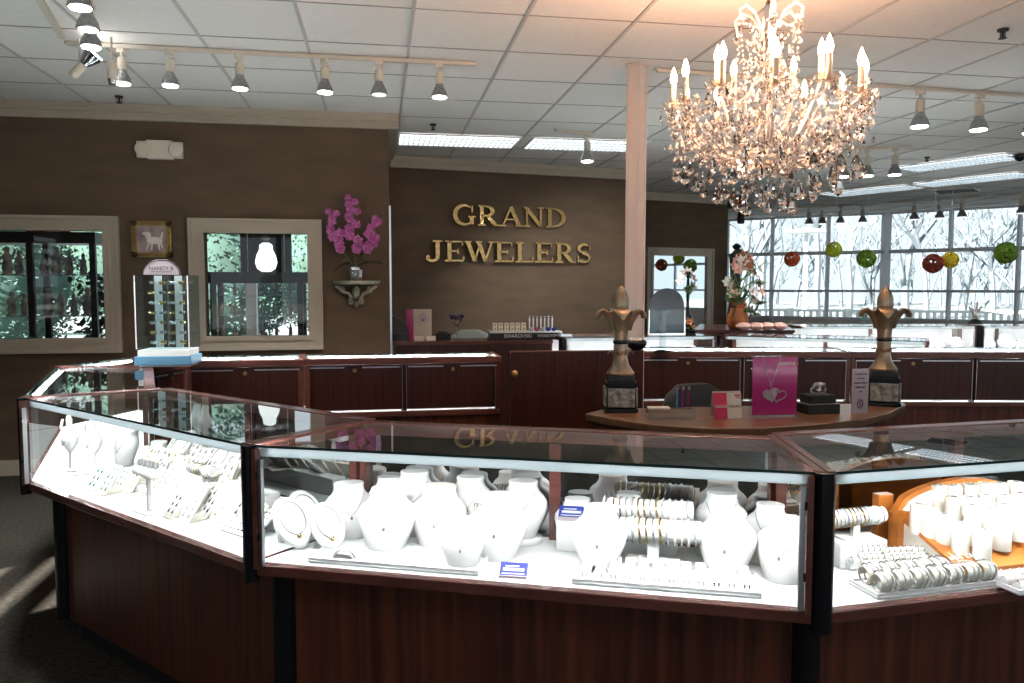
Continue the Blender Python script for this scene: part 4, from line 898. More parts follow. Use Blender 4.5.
def leaf(path, wd):
    m = MB(); L_, R_ = [], []
    for i, p in enumerate(path):
        s = math.sin(PI * (i + .6) / (len(path) + .4)) * wd; L_.append(Vector(p) + Vector((0, s, .004))); R_.append(Vector(p) + Vector((0, -s, .004)))
    vs = L_ + R_ + [Vector(p) - Vector((0, 0, .003)) for p in path]; n = len(path)
    return m.add(vs, [(i, i + 1, 2 * n + i + 1, 2 * n + i) for i in range(n - 1)] + [(2 * n + i, 2 * n + i + 1, n + i + 1, n + i) for i in range(n - 1)], smooth=True)
for pa_ in ([(0, 0, .11), (-.06, 0, .15), (-.12, -.01, .13), (-.19, -.02, .07)], [(0, 0, .11), (.07, 0, .15), (.15, 0, .16), (.22, -.01, .145)], [(0, 0, .11), (-.03, -.03, .18), (-.08, -.05, .2), (-.11, -.06, .17)], [(0, 0, .11), (.03, -.03, .17), (.07, -.05, .18), (.1, -.06, .15)]): leaf(pa_, .026).build('leaf', 'leaf', t)
rnd = random.Random(11)
for sx_, zt, lst in ((-1, .59, 11), (0, .72, 14), (1, .52, 11)):
    top = {-1: (-.20, -.02, .58), 0: (-.02, -.02, .69), 1: (.17, -.02, .53)}[sx_]
    path = [Vector((.01 * sx_, 0, .1)), Vector((sx_ * .02 + top[0] * .2, -.01, .19)), Vector((top[0] * .62, -.015, .27)), Vector((top[0] * .85, -.02, top[2] * .72)), Vector(top)]
    st = MB().tube(path, [.005, .0045, .004, .003, .002], 6).build('flower_stem', 'stem', t)
    for i in range(lst):
        u = i / (lst - 1); c = path[2].lerp(path[3], u * 2) if u < .5 else path[3].lerp(path[4], u * 2 - 1)
        c = c + Vector((rnd.uniform(-.04, .04), -.025, rnd.uniform(-.01, .01))); s = .052 * (1 - .35 * u); m = MB(); nn = Vector((rnd.uniform(-.5, .5), -1, rnd.uniform(-.2, .4))).normalized(); uu = nn.orthogonal().normalized(); vv = nn.cross(uu)
        for k in range(5):
            b = 2 * PI * k / 5 + u; d = uu * math.cos(b) + vv * math.sin(b); e = nn.cross(d); wd = .62 if k in (1, 4) else .4
            m.add([c, c + d * s * .6 + e * s * wd + nn * .004, c + d * s + nn * .008, c + d * s * .6 - e * s * wd + nn * .004], [(0, 1, 2, 3)])
        m.ball(c + nn * .008, .006, 6); m.build('blossom', 'orchid', st)
# acrylic jewellery tower on the corner of the cases
p = Zp(163, 366, T); tp_ = Vector((p.x + .03, p.y + .02, T + .0025)); t = thing('jewellery_tower', 'clear acrylic countertop tower of watches and jewellery with blue base and arched sign', 'display tower', tp_, -.05); t.scale = (.90, .90, .93)
MB().box((0, 0, .038), (.345, .26, .055)).build('blue_base', 'blue', t, .004); MB().box((0, 0, .006), (.30, .22, .012)).build('foot', 'white', t); MB().box((0, 0, .085), (.31, .235, .038)).build('white_plinth', 'white', t, .003)
for nm, c, d in (('glass_panel', (0, -.115, .335), (.33, .004, .45)), ('glass_panel', (0, .115, .335), (.33, .004, .45)), ('glass_panel', (-.165, 0, .335), (.004, .23, .45)), ('glass_panel', (.165, 0, .335), (.004, .23, .45)), ('top_panel', (0, 0, .562), (.345, .24, .005))): MB().box(c, d).build(nm, 'acrylic', t)
for s in (-.16, .16): MB().box((s, -.118, .335), (.006, .006, .45)).build('edge_strip', 'white', t)
for s in (-.06, .065): MB().box((s, .02, .335), (.045, .012, .45)).build('reflection_strip', 'white', t)  # white strips stand in for the pale reflections in the acrylic
for z_ in (.20, .29, .38, .47): MB().box((0, 0, z_), (.30, .20, .005)).build('shelf', 'acrylic', t)
rk = MB().box((0, .01, .335), (.012, .012, .45)).build('rack_pole', 'chrome', t); rnd = random.Random(2)
for r in range(7):
    for k, x in enumerate((-.085, -.03, .035, .09)):
        c = Vector((x, -.03 + .03 * (k % 2), .145 + .062 * r)); m = MB(); m.tube([(c.x + .018 * math.cos(q), c.y + .012 * math.sin(q), c.z + .006 * math.sin(2 * q)) for q in [2 * PI * i / 12 for i in range(12)]], .0055, 6, closed=True); m.ball(c + Vector((0, -.014, 0)), .010, 8, sy=.5)
        m.build('bracelet_watch', ('silver', 'gold', 'chrome', 'gold')[(k + r) % 4], t)
ar = [(-.115, .0), (.115, .0)] + [(.115 * math.cos(q), .092 * math.sin(q)) for q in [PI * i / 16 for i in range(1, 16)]]
MB().prism(ar, -.003, .003, mtx=Matrix.Translation((.0, -.10, .566)) @ Matrix.Rotation(PI / 2, 4, 'X')).build('sign_plate', 'lilac', t)
MB().tube([(.112 * math.cos(q), -.105, .566 + .092 * math.sin(q)) for q in [PI * i / 16 for i in range(17)]], .004, 6).build('sign_rim', 'ink', t)
text('NANCY B', .034, 'ink', t, (0, -.1045, .603), (PI / 2, 0, 0), name='sign_lettering')
MB().box((0, -.1045, .583), (.13, .001, .003)).build('sign_rule', 'ink', t)
# wicker balls hanging at the windows
def wicker(px, py, rpx, m, lb, D=11.2):
    p = Dp(px, py, D); r = rpx * D / FPX; t = thing('wicker_ball', lb, 'hanging ball', p, 0, 'coloured wicker balls hanging at the windows'); rnd = random.Random(int(px)); b = MB()
    for i in range(24):
        nn = Vector((rnd.gauss(0, 1), rnd.gauss(0, 1), rnd.gauss(0, 1))).normalized(); u = nn.orthogonal().normalized(); v = nn.cross(u); rr = r * rnd.uniform(.93, 1.05)
        off = nn * r * rnd.uniform(-.35, .35); r2 = math.sqrt(max(.01, rr * rr - off.length ** 2))
        b.tube([off + (u * math.cos(q) + v * math.sin(q)) * r2 for q in [2 * PI * k / 14 for k in range(14)]], r * .10, 5, closed=True)
    b.build('woven_shell', m, t); MB().cyl((0, 0, r), (0, 0, H - p.z), .0025, 5).build('thread', 'white_paint', t)
for a in ((792, 259, 6.5, 'red_ball', 'small orange red wicker ball in front of the street lamp'), (834, 249.5, 7, 'lime_ball', 'lime yellow-green wicker ball on the second mullion'), (866.5, 258.5, 8.5, 'green_ball', 'leaf green wicker ball left of the thick mullion'),
          (933, 263.5, 9, 'dkred_ball', 'dark red wicker ball beside the yellow one'), (950, 260, 7.5, 'yellow_ball', 'yellow wicker ball beside the dark red one'), (1006, 253, 10, 'green_ball', 'leaf green wicker ball nearest the right photo edge')): wicker(*a)

# ================================================================== ROOM BEHIND THE OPENINGS
def cab(name_lb, x0, x1, y, z0, z1, posts, shelves, m='curtain', dep=.38, y2=None):
    t = thing('glass_cabinet', name_lb, 'cabinet', ((x0 + x1) / 2, y, 0)); cx_ = (x0 + x1) / 2
    MB().box((0, dep / 2, z1 + .05), (x1 - x0, dep, .10)).build('top', m, t); MB().box((0, dep / 2, z0 / 2), (x1 - x0, dep, z0)).build('base', m, t)
    for x in posts:
        for yy in (.02, dep - .02): MB().box((x - cx_, yy, (z0 + z1) / 2), (.05, .04, z1 - z0)).build('post', m, t)
    for z in shelves: MB().box((0, dep / 2, z), (x1 - x0 - .04, dep - .02, .008)).build('glass_shelf', 'topglass', t)
    return t
a = Yp(0, 247, 7.45); sh1, sh2 = Yp(40, 276, 7.5).z, Yp(40, 317, 7.5).z
x_r = Yp(93, 280, 7.45).x; x_m = Yp(30, 280, 7.45).x
cab('dark wooden glass cabinet of figurines behind the left opening', -4.2, x_r + .03, 7.45, .75, Yp(40, 243, 7.45).z, (-4.17, x_m, x_r), (sh2, sh1, 1.10))
def figurine():
    t = thing('porcelain_figurine', '', 'figurine')
    MB().lathe([(.05, 0), (.052, .012), (.03, .02), (.042, .06), (.03, .12), (.036, .15), (.016, .175), (.020, .19), (.022, .205), (.012, .222), (.002, .226)], n=12, sy=.8).build('figure', 'figurine', t); MB().tube([(-.03, 0, .14), (-.06, -.02, .11), (-.03, -.045, .09)], .011, 6).tube([(.03, 0, .14), (.06, -.02, .17), (.07, -.03, .2)], [.011, .01, .007], 6).build('arms', 'figurine', t)
    return t
FG = Proto(figurine); pxs = [8, 20, 44, 57, 70, 84]
for r, z, nm in ((0, sh1, 'upper'), (1, sh2, 'middle')):
    for i, px in enumerate(pxs):
        q = Yp(px + 3 * (r % 2), 280, 7.62 + .05 * (i % 2)); FG.put((q.x, q.y, z + .005), i * 1.1 + r, 'porcelain figurine, %s shelf of left cabinet, %s' % (nm, ('at the photo edge', 'just left of the wide dark post', 'just right of the wide dark post', 'fourth from the left', 'second from the right end', 'at the right end')[i]), 'figurines in the cabinet behind the left opening', (1.15, 1.0, .9)[(i + r) % 3])
p = Yp(101, 320, 8.2); t = thing('potted_plant', 'leafy green plant seen at the right side of the left opening', 'plant', (p.x, p.y, 0)); MB().lathe([(.12, 0), (.16, .3), (.17, .32), (.15, .31)], n=14).build('pot', 'black_matte', t); MB().cyl((0, 0, .3), (0, 0, 1.1), .015, 8).build('stem', 'bark', t)
m = MB(); rnd = random.Random(4)
for i in range(150): c = Vector((rnd.gauss(0, .1), rnd.gauss(0, .1), rnd.uniform(.9, 1.65))); u = Vector((rnd.gauss(0, 1), rnd.gauss(0, 1), rnd.gauss(0, .6))).normalized() * .06; v = u.orthogonal().normalized() * .03; m.add([c - u, c + v, c + u, c - v], [(0, 1, 2, 3)])
m.build('leaves', 'foliage', t)
p = Yp(48, 232, 8.6); t = thing('red_banner', 'red and white banner at the top of the left opening', 'banner', p); MB().box((0, 0, 0), (.42, .02, .16)).build('red_cloth', 'redsign', t); MB().box((.05, -.012, 0), (.14, .006, .15)).build('white_stripe', 'whitepetal', t); MB().box((0, 0, .55), (.02, .02, .95)).build('cord', 'black_matte', t)
x_l = Yp(213, 300, 7.4).x; z_t = Yp(250, 272, 7.4).z; s1, s2 = Yp(230, 296, 7.45).z, Yp(230, 316, 7.45).z
cab('black framed glass cabinet seen in the square opening', Yp(198, 300, 7.4).x, Yp(318, 300, 7.4).x, 7.4, 1.06, z_t - .1, (x_l, Yp(300, 300, 7.4).x), (s1, s2), 'black_matte')
for r, z, nm in ((0, s1, 'upper'), (1, s2, 'middle'), (2, 1.06, 'bottom')):
    for i, px in enumerate((222, 235, 262, 276, 290)):
        q = Yp(px, 300, 7.58); FG.put((q.x, q.y, z + .005), i * 2.1 + r, 'small figurine on %s shelf in the square opening, %s' % (nm, ('leftmost', 'second from the left', 'middle one', 'second from the right', 'rightmost')[i]), 'figurines in the cabinet behind the square opening', .52)
a, b = Yp(240, 229, 7.9), Yp(292, 273, 7.9); c = (a + b) / 2; t = thing('jewellery_poster', 'black poster with a white pendant shape seen in the square opening', 'poster', (c.x, 7.9, c.z))
MB().box((0, 0, .05), (b.x - a.x, .02, a.z - b.z + .1)).build('panel', 'black_matte', t)
for s in (-1, 1): MB().box((s * (b.x - a.x) * .36, -.013, .05), (.010, .006, a.z - b.z + .1)).build('border_line', 'whitepetal', t)
MB().lathe([(.04, -.16), (.085, -.13), (.105, -.07), (.09, .0), (.065, .05), (.06, .10), (.03, .12)], n=18, sy=.10, mtx=Matrix.Translation((0, -.015, -.04))).build('white_pendant', 'backlit', t); MB().ball((0, -.015, .12), .03, 10, sx=1.5, sy=.2).build('silver_mark', 'silver', t)
for s in (-.2, .2): MB().cyl((s, 0, .2), (s, 0, H - c.z - .01), .004, 6).build('cord', 'black_matte', t)
# ================================================================== CHANDELIER
cp_ = Dp(766, 120, 3.3); CH = Vector((cp_.x, cp_.y, 0))
t = thing('chandelier', 'large crystal candle chandelier hanging from the ceiling, glowing warm', 'chandelier', (CH.x, CH.y, 1.9)); zb = -1.9
MB().lathe([(.02, -.06), (.05, -.05), (.06, -.01), (.065, 0)], (0, 0, H + zb - .002), 18).build('ceiling_canopy', 'brass', t)
m = MB(); z = 2.72
while z < 2.93:
    m.tube([(.010 * math.cos(q) * (1 if int(z * 40) % 2 else .3), .010 * math.cos(q) * (.3 if int(z * 40) % 2 else 1), z + zb + .016 * math.sin(q)) for q in [k * PI / 4 for k in range(8)]], .003, 5, closed=True); z += .026
m.build('chain', 'brass', t)
m = MB().lathe([(.012, 0), (.03, .03), (.055, .06), (.03, .10), (.018, .14), (.03, .19), (.05, .24), (.03, .28), (.015, .32), (.02, .40), (.045, .46), (.025, .50), (.012, .56), (.02, .62), (.008, .66)], (0, 0, .16), 20)
m.build('central_stem', 'crystal', t)
MB().lathe([(.02, .0), (.10, .02), (.17, .06), (.175, .07), (.10, .04), (.02, .03)], (0, 0, .12), 32, wob=lambda a, i: 1 + .03 * math.cos(16 * a)).build('bottom_bowl', 'crystal_thin', t)
rnd = random.Random(21)
bulb_pos = []; rim_pts = []
def candle_arm(ang, R, zc, hub, tl, light):
    c, s = math.cos(ang), math.sin(ang); path = []
    for i in range(13):
        u = i / 12; r = .03 + (R - .03) * u; z = hub + (zc - hub) * (u ** 3) - .075 * math.sin(PI * min(u * 1.15, 1)) ; path.append((r * c, r * s, z))
    path.append((R * c, R * s, zc + .005))
    ar = MB().tube(path, .0065, 7).build('arm', 'crystal_sparkle', t)
    q = Vector((R * c, R * s, zc))
    MB().lathe([(.008, -.012), (.02, -.006), (.045, .006), (.058, .022), (.056, .024), (.04, .010), (.012, .002)], tuple(q), 16, wob=lambda a, i: 1 + .06 * math.cos(8 * a)).lathe([(.006, .004), (.020, .012), (.032, .035), (.030, .036), (.014, .014)], tuple(q), 14, wob=lambda a, i: 1 + .08 * math.cos(7 * a)).build('drip_cup', 'crystal_thin', ar)
    MB().lathe([(.0115, .01), (.0115, tl), (.009, tl + .004)], tuple(q), 12).build('candle_sleeve', 'candle', ar)
    MB().lathe([(.008, 0), (.013, .010), (.0155, .024), (.012, .042), (.005, .062), (.001, .072)], tuple(q + Vector((0, 0, tl + .004))), 12).build('flame_bulb', 'bulb', ar)
    for k in range(6):
        b = PI / 3 * k + .3; rim_pts.append((q + Vector((.056 * math.cos(b), .056 * math.sin(b), .020)), k))
    bulb_pos.append(q + Vector((0, 0, tl + .03)))
NA = 12; offs = .13
for i in range(NA): candle_arm(2 * PI * i / NA + offs, .385, 2.27 + zb + (.02 if i % 2 else 0), .22, .105, 0)
for i in range(5): candle_arm(2 * PI * i / 5 + .55, .215, 2.36 + zb, .30, .10, 0)
# crown scrolls at the top
for i in range(6):
    a = PI / 3 * i + .2; c, s = math.cos(a), math.sin(a); p = [(.015, .60), (.03, .70), (.07, .765), (.115, .79), (.145, .765), (.14, .73), (.12, .735)]
    MB().tube([(r * c, r * s, z) for r, z in p], .006, 6).build('crown_scroll', 'crystal_sparkle', t)
    p = [(.02, .50), (.07, .47), (.11, .40), (.10, .33), (.06, .30)]; MB().tube([(r * c, r * s, z) for r, z in p], .0055, 6).build('body_scroll', 'crystal_sparkle', t)
# bead strings, one mesh per swag
def swag(a, b, sag, nb, name='bead_swag', r=.0055):
    a, b = Vector(a), Vector(b); m = MB()
    for i in range(nb + 1):
        u = i / nb; p = a.lerp(b, u); p.z -= sag * 4 * u * (1 - u); m.gem((p.x, p.y, p.z + r), r, r * 2, 5)
    m.build(name, 'crystal_sparkle', t)
for i in range(NA):
    a0 = 2 * PI * i / NA + offs; a1 = 2 * PI * (i + 1) / NA + offs; z0 = .39
    P0 = (.40 * math.cos(a0), .40 * math.sin(a0), z0); P1 = (.40 * math.cos(a1), .40 * math.sin(a1), z0)
    swag(P0, P1, .07, 14); swag(P0, (.14 * math.cos(a0 + .2), .14 * math.sin(a0 + .2), .18), .05, 18)
    swag(P0, (.035 * math.cos(a0), .035 * math.sin(a0), .60), .12, 26)
for i in range(6):
    a = PI / 3 * i + .2; a1 = a + PI / 3; swag((.14 * math.cos(a), .14 * math.sin(a), .735), (.14 * math.cos(a1), .14 * math.sin(a1), .735), .05, 10); swag((.14 * math.cos(a), .14 * math.sin(a), .735), (.10 * math.cos(a), .10 * math.sin(a), .42), .03, 18)
# crystal drops: the hundred that show largest as parts, small fillers as one
def drop_mesh(L, rr):
    m = MB(); m.gem((0, 0, 0), .006, .014, 6); m.lathe([(.002, -.014 - L), (rr * .75, -.014 - L * .82), (rr, -.014 - L * .62), (rr * .55, -.014 - L * .25), (.001, -.014)], n=6, smooth=False, sy=.55); return m
big = drop_mesh(.052, .018); mesh_drop = None; nd_ = 0
def drop(p, sc):
    global mesh_drop, nd_
    if mesh_drop is None: o = big.build('crystal_drop', 'crystal', t); mesh_drop = o
    else: o = mesh_drop.copy(); COL.objects.link(o); o.parent = t
    o.location = p; o.rotation_euler = (0, 0, rnd.uniform(0, 6)); o.scale = (sc, sc, sc); nd_ += 1
rim_pts2 = rim_pts[:72]
for p, k in rim_pts2:
    if k % 2 == 0: drop(p + Vector((0, 0, -.012)), 1.0)
for ring_r, ring_z, n in ((.37, .17, 18), (.29, .11, 16), (.20, .07, 12), (.11, .04, 8), (.02, .03, 1)):
    for i in range(n):
        a = 2 * PI * i / n + ring_r * 9; drop(Vector((ring_r * math.cos(a), ring_r * math.sin(a), ring_z + rnd.uniform(-.02, .02))), rnd.uniform(1.2, 1.55))
for i in range(6): a = PI / 3 * i + .2; drop(Vector((.14 * math.cos(a), .14 * math.sin(a), .725)), .9)
m = MB(); m2 = MB()
for i in range(1100):
    a = rnd.uniform(0, 2 * PI); r = .42 * math.sqrt(rnd.uniform(.02, 1)); z = .12 + .33 * (r / .42) ** 2 * rnd.uniform(.3, 1) + rnd.uniform(-.02, .05); L = rnd.uniform(.020, .042)
    (m if i % 2 else m2).gem((r * math.cos(a), r * math.sin(a), z), L * .32, L, 5)
for i in range(420):
    a = rnd.uniform(0, 2 * PI); z = rnd.uniform(.3, .72); r = rnd.uniform(.03, .14); L = rnd.uniform(.012, .026); (m if i % 2 else m2).gem((r * math.cos(a), r * math.sin(a), z), L * .32, L, 5)
for i in range(120):
    p, k = rim_pts[rnd.randrange(len(rim_pts))]; q = p + Vector((rnd.gauss(0, .008), rnd.gauss(0, .008), rnd.uniform(-.06, .01))); (m if i % 2 else m2).gem(tuple(q), .007, .022, 5)
m.build('small_crystals', 'crystal', t)['kind'] = 'stuff'; m2.build('crystal_beads', 'crystal_sparkle', t)['kind'] = 'stuff'
MB().tube([(.20 * math.cos(q), .20 * math.sin(q), .15) for q in [2 * PI * i / 40 for i in range(40)]], .004, 6, closed=True).build('lower_ring', 'crystal_sparkle', t)
for i in (0, 2, 4, 6, 8, 10, 12, 15):
    ld = bpy.data.lights.new('candle_light', 'POINT'); ld.energy = CHW; ld.color = (1, .52, .30); ld.shadow_soft_size = .02
    lo = bpy.data.objects.new('candle_light', ld); COL.objects.link(lo); lo.parent = t; lo.location = bulb_pos[i] + Vector((0, 0, .07))

# ================================================================== JEWELLERY IN THE CASES
ZT = ZD + .0005
def make_bust():
    t = thing('necklace_bust', '', 'necklace display'); rings = []
    prof = [(0, .046, .036, 0), (.010, .052, .038, 0), (.035, .062, .040, .002), (.070, .076, .042, .008), (.095, .083, .043, .014), (.112, .081, .043, .020), (.126, .070, .042, .026), (.136, .057, .040, .030), (.146, .050, .038, .033), (.158, .047, .037, .035), (.166, .049, .039, .036), (.171, .047, .037, .036)]
    for z, a, b, off in prof: rings.append([(a * math.cos(2 * PI * j / 20), off + b * math.sin(2 * PI * j / 20), z) for j in range(20)])
    MB().loft(rings).build('bust_form', 'white', t)
    def fr(x, z):      # front surface
        for (z0, a0, b0, o0), (z1, a1, b1, o1) in zip(prof[:-1], prof[1:]):
            if z0 <= z <= z1:
                u = (z - z0) / (z1 - z0); a = a0 + (a1 - a0) * u; b = b0 + (b1 - b0) * u; o = o0 + (o1 - o0) * u; return o - b * math.sqrt(max(0, 1 - (x / a) ** 2)) - .002
        return 0
    pts = []
    for i in range(13):
        u = -1 + 2 * i / 12; x = .046 * u; z = .080 + .062 * abs(u) ** 1.4; pts.append((x, fr(x, z), z))
    MB().tube(pts, .0011, 5).build('necklace_chain', 'silver', t)
    MB().ball((0, fr(0, .074) - .001, .072), .0045, 8, sy=.5, sz=1.4).build('pendant', 'silver', t)
    return t
BU = Proto(make_bust)
def put(P, px, py, rz, lb, grp=None, sc=1, z=ZT, dz=0):
    p = Zp(px, py, z); return P.put((p.x, p.y, z + dz), rz, lb, grp, sc)
def inc(px, dep, A, B):            # the spot on the case floor, dep metres inside its front, on the upright sight plane of photo column px
    A, B = v2(A), v2(B); u = (B - A).normalized(); n = Vector((-u.y, u.x)); A = A + n * dep; d = RGT * (px - 512) + FWD * FPX; d = Vector((d.x, d.y))
    det = d.x * -u.y + u.x * d.y; t_ = (A.x * -u.y + u.x * A.y) / det; return d * t_
def putc(P, px, dep, rz, lb, grp=None, sc=1, dz=0, AB=None):
    q = inc(px, dep, *(AB or (FC, FR))); return P.put((q.x, q.y, ZT + dz), rz, lb, grp, sc)
LFT = (FL, FC); RGH = (FR, F3)
GB = 'white necklace busts in the centre case'
for px, dep, rz, sc, dz, lb in ((384, .19, .0, 1.10, 0, 'large white necklace bust at front left of the centre case'), (436, .25, -.1, 1.10, 0, 'white necklace bust in the middle row, centre of the left tray'), (497, .20, -.2, 1.08, 0, 'white necklace bust on the right end of the left tray'), (461, .10, -.1, .80, 0, 'low white necklace bust closest to the glass on the left tray'),
        (348, .29, .35, 1.0, 0, 'white necklace bust behind and left of the large front one'), (412, .37, .0, 1.0, .03, 'white necklace bust in the back row, above the left tray'), (468, .37, -.1, .95, .03, 'white necklace bust in the back row between two others'), (521, .36, -.2, 1.0, .02, 'white necklace bust just left of the brown middle post'),
        (388, .385, .2, .85, .03, 'small white bust in the back row beside the left back post'), (600, .19, -.2, 1.0, 0, 'white necklace bust right of the middle post, above the earring tray'), (577, .36, -.2, .85, .0, 'small white bust right behind the brown middle post'), (629, .38, -.2, .8, .02, 'small white bust half hidden behind the bracelet rolls'),
        (730, .22, -.35, 1.02, 0, 'white necklace bust with dark stones right of the bracelet rolls'), (724, .38, -.3, .95, .02, 'white necklace bust behind the one with dark stones'), (788, .20, -.6, .98, 0, 'white necklace bust tilted by the right end glass of the centre case'), (772, .35, -.5, .85, .02, 'white necklace bust behind the tilted one at the right end')):
    o = putc(BU, px, dep, rz - .2, lb, GB, sc, dz)
    if dz:
        q = MB().lathe([(.068, 0), (.072, .004), (.072, dz - .006), (.066, dz - .001)], n=20, sy=.75).build('riser', 'white'); q.location = (o.location.x, o.location.y + .006, ZT); tag(q, 'white oval riser under the ' + ' '.join(lb.split()[1:11]), 'riser', 'white risers in the centre case')
# oval necklace pads leaning at the left end
def make_pad():
    t = thing('oval_necklace_pad', '', 'necklace display'); R = Matrix.Rotation(-.75, 4, 'X')
    MB().lathe([(.07, 0), (.075, .006), (.07, .014), (.001, .016)], (0, .0, 0), 24, sx=.72, sy=1.15, mtx=Matrix.Translation((0, .03, .062)) @ Matrix.Rotation(.75, 4, 'X')).box((0, .065, .035), (.05, .012, .07)).build('pad', 'white', t)
    pts = [(.036 * math.cos(q), .02 + .055 * math.sin(q) * .72, .068 + .055 * math.sin(q) * .69 + .012) for q in [2 * PI * i / 20 for i in range(20)]]
    MB().tube(pts, .0018, 5, closed=True).build('necklace', 'silver', t); MB().ball((0, -.026, .038), .007, 8).build('pendant', 'gold', t)
    return t
PD = Proto(make_pad); GP = 'oval necklace pads in the lit cases'
for px, dep, rz, sc, AB, lb in ((292, .16, .5, 1.1, None, 'oval white necklace pad leaning at front left of the centre case'), (327, .17, .35, 1.0, None, 'oval white necklace pad beside the large front left bust'), (306, .27, .5, 1.05, None, 'oval white necklace pad in the left back corner of the centre case'), (345, .37, .3, .95, None, 'oval white pad behind the others at the left end of the centre case'),
        (212, .36, -.6, .95, LFT, 'oval white necklace pad at the back of the left case'), (232, .30, -.6, .95, LFT, 'oval white pad at the back near the black post, left case'), (172, .38, -.7, 1.05, LFT, 'oval white necklace pad behind the earring easels in the left case')):
    putc(PD, px, dep, rz, lb, GP, sc, .071 if px in (172, 212) else 0, AB)
# bracelet rolls on a T-bar
def make_roll():
    t = thing('bracelet_roll', '', 'bracelet display')
    MB().cyl((-.125, 0, .085), (.125, 0, .085), .030, 20).build('padded_bar', 'white', t); MB().box((0, 0, .033), (.03, .02, .056)).box((0, 0, .003), (.14, .07, .006)).build('stand', 'white', t)
    r_ = random.Random(9)
    for i in range(13):
        x = -.108 + .018 * i; MB().tube([(x + .003 * math.sin(q * 2), .032 * math.cos(q), .083 + .034 * math.sin(q)) for q in [2 * PI * k / 16 for k in range(16)]], r_.choice((.0022, .003, .004)), 5, closed=True).build('bracelet', r_.choice(('silver', 'silver', 'chrome', 'white', 'gold')), t)
    return t
RL = Proto(make_roll); GRl = 'bracelet rolls in the lit cases'
for px, dep, dz, rz, sc, AB, lb in ((653, .33, .055, -.38, 1.0, None, 'raised white bracelet roll at the back, right of the middle post'), (656, .235, .015, -.38, 1.08, None, 'white bracelet roll in front of the raised one, centre case'), (492, .30, .075, -.38, .50, None, 'short white bracelet roll at the back left half of the centre case'), (806, .33, .06, -.38, .62, None, 'white bracelet roll in the right back corner of the centre case'),
        (198, .27, .075, -.80, .62, LFT, 'white bracelet roll in the left case near the middle black post'), (861, .28, .075, .09, .75, RGH, 'white bracelet roll at the left end of the right case'), (1016, .42, .10, .09, .45, RGH, 'white bracelet roll at the back of the right case, by the photo edge')):
    o = putc(RL, px, dep, rz, lb, GRl, sc, 0, AB)
    if dz: q = MB().box((0, 0, dz / 2), (.16, .08, dz - .001)).build('riser_block', 'white', bevel=.003); q.location = o.location; q.rotation_euler = o.rotation_euler; q['label'] = 'white riser block under the ' + ' '.join(lb.replace('white ', '').split()[:11]); q['category'] = 'riser'; o.location.z += dz
# trays
def tray(label, cx_, cy_, wd, dp, rz, corner=.012, rows=0, cols=0, kinds=None, gcat='tray', name='jewellery_tray', dark=()):
    t = thing(name, label, gcat, (cx_, cy_, ZT), rz)
    MB().box((0, 0, .005), (wd, dp, .009)).build('tray_base', 'tray', t, .004)
    m = MB()
    for a, b, c, d in ((0, dp / 2 - .004, wd - .012, .006), (0, -dp / 2 + .004, wd - .012, .006), (wd / 2 - .004, 0, .006, dp - .001), (-wd / 2 + .004, 0, .006, dp - .001)): m.box((a, b, .0125), (c, d, .006))
    m.build('tray_rim', 'tray', t)
    return t
LITC = [('silver', 'chrome')]
q = inc(400, .135, FC, FR); c = Vector((q.x, q.y, ZT)); tray('white tray under the necklace busts in the left half of the centre case', c.x, c.y + .0, .52, .19, -.385)
q = inc(668, .125, FC, FR); c = Vector((q.x, q.y, ZT)); TR = tray('white tray of earrings in the right half of the centre case', c.x, c.y, .50, .16, -.38)
# earring pads: slanted card with a pair of studs
def make_card(stone):
    def f():
        t = thing('earring_card', '', 'earring display'); R = Matrix.Rotation(.5, 4, 'X')
        MB().prism([(-.0135, 0), (.0135, 0), (.0135, .026), (-.0135, .026)], 0, .0022, mtx=Matrix.Translation((0, 0, .002)) @ Matrix.Rotation(PI / 2 - .5, 4, 'X')).box((0, .014, .001), (.026, .028, .002)).build('card', 'white', t)
        for s in (-1, 1): MB().ball((s * .006, .0035, .014), .0028, 6, sy=.7).ball((s * .006, .002, .009), .0022, 6, sz=1.7).build('earring', stone, t)
        return t
    return Proto(f)
EC = {k: make_card(k) for k in ('silver', 'dark_stone', 'green_stone', 'gold')}
ORD = ['first', 'second', 'third', 'fourth', 'fifth', 'sixth', 'seventh', 'eighth', 'ninth', 'tenth', 'eleventh', 'twelfth', 'thirteenth']
ct, st_ = math.cos(-.38), math.sin(-.38)
for r in range(4):
    for i in range(12):
        x, y = -.215 + .039 * i, -.060 + .038 * r; k = 'dark_stone' if (i > 8 and (i + r) % 2) or (r, i) in ((3, 6),) else 'silver'
        EC[k].put((c.x + x * ct - y * st_, c.y + x * st_ + y * ct, ZT + .0098), -.38, 'earring card, %s row of the right centre tray, %s from the left' % (ORD[r], ORD[i]), 'earring cards on the right tray of the centre case')
